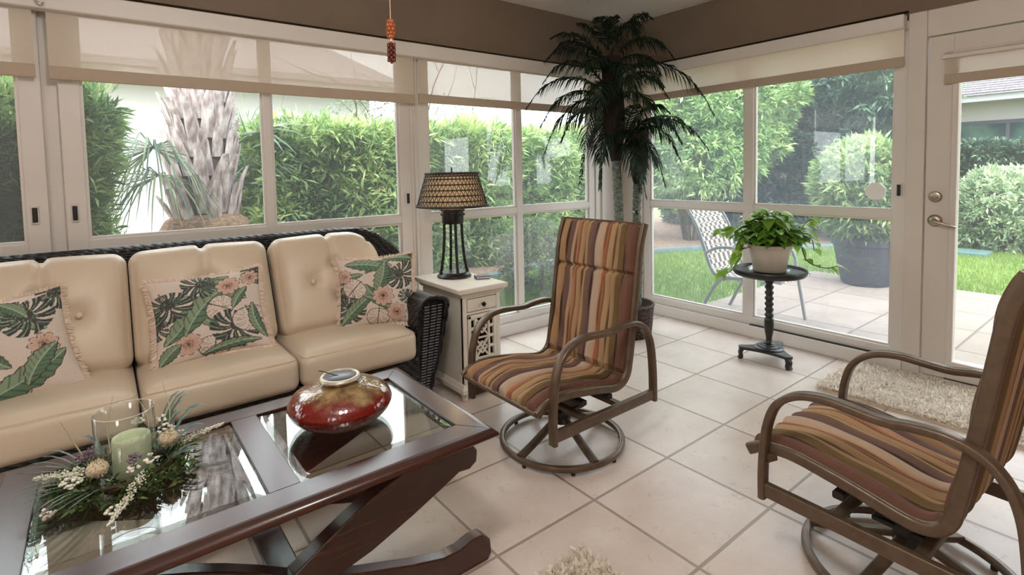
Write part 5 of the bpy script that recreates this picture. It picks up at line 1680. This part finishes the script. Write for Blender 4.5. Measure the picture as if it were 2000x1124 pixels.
# steel-blue edging strip along the bed
M_edge = mat('slate_edging', (92, 108, 106), .7)
epath = smooth_path([(2.62, 5.12, 0), (3.6, 5.12, 0), (4.6, 5.32, 0), (5.7, 5.22, 0), (6.8, 4.90, 0), (7.5, 4.52, 0), (8.5, 3.67, 0), (9.3, 2.95, 0)], 6)
tag(build('bed_edging', MB().sweep([(p.x, p.y, GZ + .02) for p in epath], rrect(.10, .09, .01)), M_edge, smooth=40), 'grey-green edging strip between the lawn and the mulch', 'edging')
tag(build('valve_box', MB().box(9.35, 9.75, 1.62, 2.02, GZ - .02, GZ + .05), mat('valve_box_green', (82, 112, 110), .6), smooth=0, bevel=.01), 'grey-green valve box lid in the lawn by the bushes', 'valve box')
# grass blades near the house
n = 90000
gx = rng.uniform(3.85, 10.3, n); gy = rng.uniform(-1.5, 6.0, n)
ok = ~((gx < 6.84) & (gy < 2.80)) & (gy < np.interp(gx, [3.6, 4.6, 5.7, 6.8, 7.5, 8.5, 9.4, 10.2, 10.4], [5.0, 5.2, 5.15, 4.8, 4.4, 3.6, 2.8, 2.1, 1.2]))
gx, gy = gx[ok], gy[ok]
m2 = 16000; gx = np.concatenate([gx, rng.uniform(2.4, 3.85, m2)]); gy = np.concatenate([gy, rng.uniform(3.4, 5.05, m2)])
n = len(gx); P = np.stack([gx, gy, np.full(n, GZ - .02)], 1)
d = rng.normal(0, .35, (n, 3)); d[:, 2] = 1; d /= np.linalg.norm(d, axis=1)[:, None]
s = np.cross(d, rng.normal(0, 1, (n, 3))); s /= np.linalg.norm(s, axis=1)[:, None]; s *= .005
l = rng.uniform(.035, .075, n)[:, None]
V = np.stack([P - s, P + s, P + d * l + s * .3, P + d * l - s * .3], 1).reshape(-1, 3)
M_grass = leaf_mat('grass_blades', (96, 122, 54), (124, 150, 72), (160, 174, 98), rough=.6, transl=.3)
g = build_np('grass', V, np.arange(4 * n).reshape(n, 4), M_grass, None, tint=np.clip(lump_noise(P, .9, 2) * .3 + .5 + rng.normal(0, .15, n), 0, 1))
tag(g, 'short green lawn grass outside the windows', 'grass', kind='stuff')

# --- leaf materials
M_podo = leaf_mat('fine_hedge_leaf', (66, 98, 64), (122, 156, 98), (188, 210, 140), transl=.3)
M_hedge = leaf_mat('hedge_leaf', (66, 94, 60), (132, 162, 98), (200, 216, 146), transl=.3)
M_dark = leaf_mat('shade_tree_leaf', (52, 74, 66), (84, 108, 92), (138, 164, 128), transl=.25)
M_bright = leaf_mat('light_tree_leaf', (84, 116, 70), (144, 176, 110), (200, 218, 150), transl=.35)
M_varie = leaf_mat('variegated_leaf', (92, 126, 96), (164, 186, 146), (234, 236, 204), transl=.3)
M_pshrub = leaf_mat('pot_shrub_leaf', (94, 122, 78), (144, 170, 110), (196, 210, 152), transl=.35)
M_core = mat('hedge_inner', (48, 64, 42), .95, col2=(62, 76, 50), nscale=8)  # dark solid filler added inside the foliage, blocks the view through
M_stem = mat('shrub_stem', (92, 78, 62), .9, col2=(70, 58, 46), nscale=20)

# fine-leaved hedge next to the first window
h1 = thing('hedge', 'fine-leaved dark green hedge close to the glass, left of the cut palm', 'hedge', (0, 0, 0))
hedge_mesh('leaf_mass', (-2.8, .02, 4.25, 5.0, -.05, 1.70), 3600, 14, .115, .016, M_podo, h1, 'Xy', lump=.22, freq=3.4, spread=.85, up=.45, seed=2)
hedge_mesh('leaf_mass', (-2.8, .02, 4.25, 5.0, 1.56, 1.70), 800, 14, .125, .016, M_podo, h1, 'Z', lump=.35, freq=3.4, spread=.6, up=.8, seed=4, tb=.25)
build('filler_core', MB().box(-2.8, -.12, 4.4, 4.9, GZ, 1.58), M_core, h1, smooth=0)

# long clipped hedge behind the windows
h2 = thing('hedge', 'long broadleaf hedge behind the wide window and the lamp', 'hedge', (0, 0, 0))
hedge_mesh('leaf_mass', (1.35, 6.6, 5.75, 6.9, -.05, 1.74), 4200, 9, .145, .028, M_hedge, h2, 'xXy', lump=.26, freq=3.2, spread=.8, up=.3, seed=5)
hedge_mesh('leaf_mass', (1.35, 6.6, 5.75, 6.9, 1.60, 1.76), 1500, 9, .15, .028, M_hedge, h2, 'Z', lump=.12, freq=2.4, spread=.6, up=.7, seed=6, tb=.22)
build('filler_core', MB().box(1.5, 6.5, 6.05, 6.8, GZ, 1.58), M_core, h2, smooth=0)

# low grey-purple bush close to the third window
b1 = thing('bush', 'low grey-green bush just outside the glass behind the tall chair back', 'bush', (3.62, 4.15, GZ))
M_greyb = leaf_mat('grey_bush_leaf', (74, 76, 74), (108, 112, 100), (166, 172, 132), transl=.2)
blob_mesh('leaf_mass', (0, 0, .33), (.42, .36, .42), 900, 10, .04, .014, M_greyb, b1, seed=8)
build('stem', MB().tube([(0, 0, 0), (.02, .01, .3)], .02, 8), M_stem, b1, smooth=60)

# --- cut cabbage palm with old leaf bases
M_boot = mat('weathered_boot', (206, 194, 192), .9, col2=(128, 108, 104), nscale=7, detail=8, bump=.5, bscale=40, stretch=(3, 3, 1))
M_root = mat('fibrous_root_mat', (150, 118, 92), .95, col2=(96, 74, 60), nscale=26, detail=8, bump=1.0, bscale=50, stretch=(1, 1, 3))
TPX, TPY = .765, 5.62
pt = thing('palm_tree', 'thick palm trunk covered in pale old leaf bases outside the wide window', 'palm tree', (TPX, TPY, GZ))
build('root_mat', MB().lathe([(.52, .0), (.48, .35), (.42, .62), (.37, .80), (.33, .90), (.24, .96)], n=40, fn=lambda a, z: 1 + .04 * math.sin(7 * a + z * 9) + .02 * math.sin(23 * a + 30 * z)), M_root, pt, smooth=60)
build('trunk_core', MB().lathe([(.205, .85), (.20, 1.5), (.19, 2.6), (.0, 2.7)], n=24), mat('dark_trunk_core', (72, 58, 52), .95, bump=1.0, bscale=30), pt, smooth=60)
for lev in range(13):
    z = .80 + lev * .17; nb = 9
    for k in range(nb):
        a = (k + .5 * (lev % 2)) * 2 * PI / nb + rng.normal(0, .10) + lev * .07
        if math.sin(a) > .55: continue                              # the far side stays bare core
        d = Vector((math.cos(a), math.sin(a), 0)); s = Vector((-d.y, d.x, 0)); L = rng.uniform(.34, .48); w = rng.uniform(.044, .060); tw = rng.normal(0, .05)
        r_ = .240 - .01 * lev * .5; tl = rng.uniform(.04, .10)
        st = [(0, r_ - .02, 1.35, .026), (.35, r_ + .012, 1.12, .032), (.75, r_ + .022 + tl * .55, .95, .028), (1.0, r_ + .03 + tl, .50, .014)]
        vs = []; fs = []
        for t, rr, ww, th in st:
            c = Vector((0, 0, z + L * t)) + d * rr
            c += s * (tw * t + rng.normal(0, .005))
            ring = [(-1, -.15), (-.55, .75), (0, 1.0), (.55, .75), (1, -.15), (.5, -.55), (-.5, -.55)]
            for q, e in ring: vs.append(tuple(c + s * (w * ww * q) + d * (th * e)))
        m = 7
        for i in range(3):
            for j in range(m): fs.append((i * m + j, i * m + (j + 1) % m, (i + 1) * m + (j + 1) % m, (i + 1) * m + j))
        fs.append(tuple(range(m))); fs.append(tuple(range(3 * m, 4 * m)))
        build('leaf_base', MB().raw(vs, fs), M_boot, pt, smooth=35)
M_fan = leaf_mat('fan_frond', (62, 84, 70), (100, 122, 100), (156, 170, 128), transl=.3)


def fan(parent, base, hub, R_, n, ang0, ang1, droop, wdt=.028):
    """fan leaf: stalk from base to hub, then n narrow segments"""
    base, hub = Vector(base), Vector(hub); ax = (hub - base).normalized(); V = []; F = []; tt = []
    side = ax.cross(Vector((0, 0, 1)));
    if side.length < .1: side = Vector((1, 0, 0))
    side.normalize(); up = side.cross(ax)
    path = smooth_path([base, base.lerp(hub, .5) + Vector((0, 0, .05)), hub], 5)
    for a, b_ in zip(path[:-1], path[1:]):
        k0 = len(V); e = side * .011; V += [tuple(a - e), tuple(a + e), tuple(b_ + e), tuple(b_ - e)]; F.append((k0, k0 + 1, k0 + 2, k0 + 3)); tt.append(.5)
    for k in range(n):
        a = math.radians(ang0 + (ang1 - ang0) * k / (n - 1)); d = (ax * math.cos(a) + side * math.sin(a) + up * rng.normal(.1, .12)).normalized()
        l = R_ * rng.uniform(.85, 1.05) * (1 - .25 * abs(a) / 2.2); p = hub.copy(); e0 = d.cross(up).normalized(); tn = rng.uniform(.1, .9); k0 = len(V)
        for i, (t, ww) in enumerate(((0, .5), (.4, 1.0), (.75, .6), (1.0, .05))):
            c = hub + d * (l * t) - Vector((0, 0, droop * l * t * t)); V += [tuple(c - e0 * wdt * .5 * ww), tuple(c + e0 * wdt * .5 * ww)]
            if i: j = len(V); F.append((j - 4, j - 3, j - 1, j - 2)); tt.append(tn)
    return build_np('fan_leaf', V, F, M_fan, parent, tint=tt)


fan(pt, (-.22, -.1, 1.30), (-.40, -.30, 1.55), .85, 44, -115, 115, 1.25, .018)
fan(pt, (-.22, 0, 1.15), (-.36, -.2, 1.32), .70, 36, -105, 105, 1.2, .018)
fan(pt, (.2, .1, 1.5), (.55, .2, 1.75), .7, 22, -110, 110, .35)
fan(pt, (.2, .15, 1.2), (.55, .35, 1.45), .6, 20, -110, 110, .4)

# dense palmetto fans behind the hedge
pf = thing('palmetto', 'spiky palmetto fans rising above the hedge behind the wide window', 'palm', (2.2, 7.75, GZ))
for k in range(12):
    a = rng.uniform(-2.6, .2); fan(pf, (rng.normal(0, .2), rng.normal(0, .15), .3), (math.cos(k * .55 - .2) * .8 + rng.normal(0, .1), -.1 + rng.normal(0, .2), 1.35 + .5 * abs(math.sin(k * .9))), rng.uniform(.65, .9), 20, -100, 100, .25, .022)
build('stem', MB().tube([(0, 0, 0), (.05, 0, .8)], .09, 10), M_stem, pf, smooth=60)
pf2 = thing('palmetto', 'low spiky palmetto between the cut palm and the hedge', 'palm', (1.25, 6.4, GZ))
for k in range(7):
    fan(pf2, (rng.normal(0, .1), rng.normal(0, .1), .2), (math.cos(k * .8) * .5, -.25 + rng.normal(0, .15), .9 + .6 * abs(math.sin(k * 1.3))), rng.uniform(.55, .75), 18, -100, 100, .3, .022)
build('stem', MB().tube([(0, 0, 0), (.02, 0, .6)], .07, 10), M_stem, pf2, smooth=60)

# bare branches over the hedge
br = thing('bare_shrub', 'bare arching branches above the hedge in the third window', 'shrub', (4.3, 8.35, GZ))
mbb = MB()


def twigs(mb, p, d, l, r_, k):
    d = Vector(d).normalized(); q = [Vector(p)]
    for i in range(6):
        d = (d + Vector(rng.normal(0, .16, 3)) + Vector((0, 0, -.03 * i))).normalized(); q.append(q[-1] + d * l / 6)
    mb.tube(q, [r_ * (1 - .12 * i) for i in range(7)], 6)
    if k:
        for i in (2, 3, 4, 5, 6):
            e = (d + Vector(rng.normal(0, .7, 3))).normalized(); twigs(mb, q[i], e, l * .55, r_ * .5, k - 1)


for a in range(7):
    twigs(mbb, (rng.normal(0, .4), rng.normal(0, .15), .3), (rng.normal(0, .35), rng.normal(0, .12), 1), 2.1, .022, 2)
build('branches', mbb, M_stem, br, smooth=60)
p, d, a_ = blob_pts((0, 0, 2.0), (1.5, .5, .75), 800, seed=11)
(V, F), t = cluster_leaves(p, d, 3, .06, .02, .9)
build_np('sparse_leaves', V, F, M_varie, br, tint=t * .6)

# pale neighbour house behind the palm
nh = thing('house', 'pale stucco neighbour house wall behind the cut palm', 'house', (0, 9.8, GZ))
M_stuc = mat('pale_stucco', (198, 197, 194), .9, bump=.2, bscale=80)
build('wall', MB().box(-8, 4.2, 0, .3, 0, 2.75), M_stuc, nh, smooth=0)
build('soffit', MB().box(-8.3, 4.5, -.55, .3, 2.75, 2.88), mat('house_trim_white', (214, 214, 214), .7), nh, smooth=0, bevel=.01)
M_shing = mat('grey_shingle', (176, 166, 166), .9, col2=(150, 140, 142), nscale=10, stretch=(1, 1, 8), bump=.4, bscale=20)
build('roof', MB().prism([(-.65, 2.88), (.3, 2.88), (4.5, 4.7), (4.4, 4.76), (-.65, 2.98)], 'x', -8.4, 4.6), M_shing, nh, smooth=0)

# ------------------------------------------------------------------ right-hand view
# bright mid-size tree
tr = thing('tree', 'light green leafy tree at the lawn edge behind the sling chair', 'tree', (8.2, 5.35, GZ))
for k, (c, rd, nn) in enumerate((((0, -.1, 1.55), (1.2, 1.15, .85), 1300), ((.3, -.5, 2.3), (1.1, 1.1, .8), 1100), ((-.2, .6, 2.2), (1.1, 1.0, .8), 800), ((-.2, .75, 1.35), (.9, .9, .7), 500))):
    blob_mesh('crown', c, rd, nn, 11, .12, .034, M_bright, tr, seed=20 + k, lump=.22)
mb = MB()
for k in range(6):
    a = k * 1.05; mb.tube(smooth_path([(.10 * math.cos(a), .10 * math.sin(a), 0), (.22 * math.cos(a), .22 * math.sin(a), .6), (.5 * math.cos(a), .5 * math.sin(a), 1.4)], 6), [.045] * 6 + [.03] * 7, 8)
build('trunk', mb, M_stem, tr, smooth=60)
# tall dark screen of trees
for k, (x, y, sx, sy_, hh, lab) in enumerate(((10.7, 4.95, 1.0, .9, 4.4, 'tall dark evergreen tree between the light green tree and the potted shrub'), (10.2, 3.25, .95, .85, 4.4, 'tall dark evergreen tree rising directly behind the big potted shrub'), (10.7, 6.75, 1.0, .95, 4.5, 'tall dark evergreen tree mostly hidden behind the light green tree'))):
    t_ = thing('screen_tree', lab, 'tree', (x, y, GZ), 0, 'dark evergreen screen trees')
    for j in range(4):
        blob_mesh('crown', (rng.normal(0, .12), rng.normal(0, .12), .75 + j * hh / 4.6), (sx, sy_, hh / 4.4), 850, 10, .125, .036, M_dark, t_, seed=40 + k * 5 + j, lump=.22)
    build('filler_core', MB().lathe([(.3, .1), (sx * .6, .6), (sx * .62, hh * .6), (.1, hh * .85)], n=14, fn=lambda a, z: 1 + .15 * math.sin(3 * a + z)), M_core, t_, smooth=60)
    build('trunk', MB().tube([(0, 0, 0), (.03, .02, .9)], .09, 10), M_stem, t_, smooth=60)
# trimmed hedge and variegated shrubs outside the door
h3 = thing('hedge', 'flat-topped clipped hedge in front of the grey-roofed house outside the door', 'hedge', (0, 0, 0))
hedge_mesh('leaf_mass', (11.2, 12.6, -6.0, 2.5, .2, 1.53), 3000, 10, .10, .034, M_dark, h3, 'xYZ', lump=.06, freq=2.0, spread=.7, up=.35, seed=61, tb=-.05, depth=.10)
build('filler_core', MB().box(11.35, 12.5, -6, 2.35, GZ, 1.44), M_core, h3, smooth=0)
for k, (x, y, r_, h_, lab) in enumerate(((10.5, 1.62, .75, 1.00, 'pale variegated bush seen through the door glass, in front of the clipped hedge'),)):
    s_ = thing('variegated_bush', lab, 'bush', (x, y, GZ))
    blob_mesh('leaf_mass', (0, 0, h_ * .52), (r_, r_, h_ * .62), 1500, 10, .085, .030, M_varie, s_, seed=70 + k, lump=.15, up=.4)
    build('filler_core', MB().ball((0, 0, h_ * .5), 1.0, 14, 10, (r_ * .68, r_ * .68, h_ * .46)), M_core, s_, smooth=180)
# house with grey roof and dark sliding window
h4 = thing('house', 'white house with grey shingle roof and dark window seen through the door glass', 'house', (15.0, 0, GZ))
build('wall', MB().box(0, .3, -9, 5.6, 0, 2.58), M_stuc, h4, smooth=0)
build('fascia', MB().box(-.75, -.60, -9.4, 6.0, 2.52, 2.66).box(-.6, 0, -9.4, 6.0, 2.54, 2.58), mat('white_fascia', (176, 180, 178), .7), h4, smooth=0)
rf = MB()
nrow = 34
for k in range(nrow):
    x0 = -.82 + k * .15; z0 = 2.66 + k * .062; rf.prism([(x0, z0), (x0 + .20, z0 + .083), (x0 + .20, z0 + .098), (x0, z0 + .034)], 'y', -9.6, 6.2)
build('roof', rf, mat('grey_roof_shingle', (112, 106, 108), .9, col2=(88, 82, 86), nscale=6, stretch=(1, 6, 1)), h4, smooth=0)
wf = MB()
wf.box(-.03, .02, -2.3, 4.2, 2.08, 2.16).box(-.03, .02, -2.3, -2.24, .4, 2.08).box(-.03, .02, 4.14, 4.2, .4, 2.08).box(-.031, .02, 2.28, 2.34, .4, 2.08)
build('window_frame', wf, mat('slate_frame', (84, 84, 96), .5), h4, smooth=0)
M_dwin = mat('dark_window', (54, 74, 78), .08, spec=.8, col2=(92, 122, 108), nscale=1.6, detail=6, lo=.42, hi=.7)  # greenish noise paints a reflection into the pane colour
build('window_pane', MB().box(-.012, .0, -2.24, 4.14, .4, 2.08), M_dwin, h4, smooth=0)

# potted shrub on the patio corner
ptt = thing('patio_pot', 'round leafy shrub in a large dark grey pot on the patio corner', 'potted plant', (6.50, 2.10, GZ))
M_gpot = mat('slate_plastic_pot', (52, 50, 58), .6, col2=(46, 44, 52), nscale=5)
pz_ = [(.0, .0), (.215, .0), (.235, .02), (.268, .18), (.300, .36), (.312, .42), (.335, .435), (.340, .50), (.330, .515), (.310, .505), (.300, .45), (.0, .44)]
build('pot', MB().lathe(pz_, n=56), M_gpot, ptt, smooth=40)
build('soil', MB().lathe([(.0, .46), (.300, .455)], n=30, cap=False), M_mulch, ptt, smooth=0)
blob_mesh('leaf_mass', (0, 0, 1.02), (.50, .50, .50), 900, 10, .11, .030, M_pshrub, ptt, seed=81, lump=.14, up=.25)
blob_mesh('leaf_mass', (0, 0, .72), (.40, .40, .22), 350, 9, .10, .030, M_pshrub, ptt, seed=82, lump=.2, up=0)
mb = MB()
for k in range(7):
    a = k * .9; mb.tube(smooth_path([(.05 * math.cos(a), .05 * math.sin(a), .45), (.12 * math.cos(a), .12 * math.sin(a), .75), (.25 * math.cos(a), .25 * math.sin(a), 1.1)], 5), .012, 6)
build('stem', mb, M_stem, ptt, smooth=60)

# sling chair on the patio, facing away to the right
M_alu = mat('grey_aluminium', (138, 140, 142), .4, metal=.4)


def plaid_mat():
    m, N, L = new_mat('plaid_sling')
    out = N.new('ShaderNodeOutputMaterial'); b = N.new('ShaderNodeBsdfPrincipled'); L.new(b.outputs[0], out.inputs[0])
    tc = N.new('ShaderNodeTexCoord'); mp = N.new('ShaderNodeMapping'); mp.inputs['Scale'].default_value = (26, 26, 26); L.new(tc.outputs['Object'], mp.inputs[0])
    ck = N.new('ShaderNodeTexChecker'); ck.inputs['Scale'].default_value = 1.0; ck.inputs[1].default_value = lin((214, 204, 182)); ck.inputs[2].default_value = lin((96, 84, 80)); L.new(mp.outputs[0], ck.inputs[0])
    L.new(ck.outputs[0], b.inputs['Base Color']); b.inputs['Roughness'].default_value = .8
    return m


oc = thing('patio_chair', 'grey aluminium patio chair with a plaid sling outside the window', 'chair', (4.35, 2.25, GZ))
M_plaid = plaid_mat()
W2 = .25
prof = smooth_path([(0, -.36, .395), (0, -.2, .40), (0, .0, .375), (0, .16, .375), (0, .235, .43), (0, .30, .60), (0, .37, .78), (0, .46, .92), (0, .50, .955)], 6)
vs = []; fs = []
for i, q in enumerate(prof):
    for j in range(9): vs.append(((-W2 + 2 * W2 * j / 8) * .96, q.y, q.z - .012 * (1 - (j / 4 - 1) ** 2)))
m = 9
for i in range(len(prof) - 1):
    for j in range(8): fs.append((i * m + j, i * m + j + 1, (i + 1) * m + j + 1, (i + 1) * m + j))
so = build('sling', MB().raw(vs, fs), M_plaid, oc, smooth=180)
md = so.modifiers.new('thick', 'SOLIDIFY'); md.thickness = .005
for sx in (-W2, W2):
    build('side_rail', MB().sweep([(sx, q.y, q.z) for q in prof], rrect(.03, .022, .008), up=(1, 0, 0)), M_alu, oc, smooth=40)
    build('armrest', MB().sweep(smooth_path([(sx * 1.06, .28, .56), (sx * 1.06, .15, .62), (sx * 1.06, -.05, .625), (sx * 1.06, -.18, .60), (sx * 1.06, -.23, .52), (sx * 1.06, -.25, .40), (sx * 1.06, -.32, .0)], 6), rrect(.026, .022, .007), up=(1, 0, 0)), M_alu, oc, smooth=40)
    build('rear_leg', MB().sweep(smooth_path([(sx * 1.02, .10, .40), (sx * 1.02, .22, .25), (sx * 1.02, .35, .0)], 6), rrect(.026, .022, .007), up=(1, 0, 0)), M_alu, oc, smooth=40)
for y, z in ((-.20, .36), (.12, .345)):
    build('crossbar', MB().tube([(-W2, y, z), (W2, y, z)], .011, 10), M_alu, oc, smooth=60)
# ------------------------------------------------------------------ sky and lights
w = bpy.data.worlds.new('overcast_sky'); SC.world = w; w.use_nodes = True
N = w.node_tree.nodes; L = w.node_tree.links; N.clear()
out = N.new('ShaderNodeOutputWorld'); bg = N.new('ShaderNodeBackground'); L.new(bg.outputs[0], out.inputs[0])
tc = N.new('ShaderNodeTexCoord'); sp = N.new('ShaderNodeSeparateXYZ'); L.new(tc.outputs['Generated'], sp.inputs[0])
cr = N.new('ShaderNodeValToRGB')
cr.color_ramp.elements[0].position = .0; cr.color_ramp.elements[0].color = (.93, .95, .96, 1)
cr.color_ramp.elements[1].position = .8; cr.color_ramp.elements[1].color = (.86, .93, 1.0, 1)
L.new(sp.outputs['Z'], cr.inputs[0]); L.new(cr.outputs[0], bg.inputs[0])
bg.inputs[1].default_value = SKY
sun = bpy.data.lights.new('sun', 'SUN'); sun.energy = SUN; sun.angle = math.radians(40); sun.color = (1, .97, .92)
so_ = bpy.data.objects.new('sun', sun); COL.objects.link(so_)
so_.rotation_euler = Euler((math.radians(36), math.radians(-26), 0)); so_.location = (0, 0, 12)


def area(name, loc, size, power, col, rot=(0, 0, 0), shape='DISK'):
    l = bpy.data.lights.new(name, 'AREA'); l.energy = power; l.size = size; l.color = col; l.shape = shape
    o = bpy.data.objects.new(name, l); COL.objects.link(o); o.location = loc; o.rotation_euler = rot
    return o


pl = bpy.data.lights.new('fan_light_globe', 'POINT'); pl.energy = LAMP; pl.shadow_soft_size = .12; pl.color = (1, .96, .91)
po_ = bpy.data.objects.new('fan_light_globe', pl); COL.objects.link(po_); po_.location = (.3, .7, 2.16)
p2 = bpy.data.lights.new('rear_fill_light', 'POINT'); p2.energy = REAR_FILL; p2.shadow_soft_size = .30; p2.color = (1, .96, .92)
p2o = bpy.data.objects.new('rear_fill_light', p2); COL.objects.link(p2o); p2o.location = (-1.4, -1.2, 1.75)  # added fill light behind the camera, brightens ceiling and dim faces
SC.view_settings.view_transform = 'Standard'; SC.view_settings.look = 'None'; SC.view_settings.gamma = 1.0
SC.view_settings.use_curve_mapping = False; SC.view_settings.exposure = EXPO
SC.cycles.max_bounces = 12; SC.cycles.diffuse_bounces = 5; SC.cycles.glossy_bounces = 5; SC.cycles.transparent_max_bounces = 24; SC.cycles.transmission_bounces = 6
SC.cycles.caustics_reflective = False; SC.cycles.caustics_refractive = False; SC.cycles.sample_clamp_indirect = 6.0
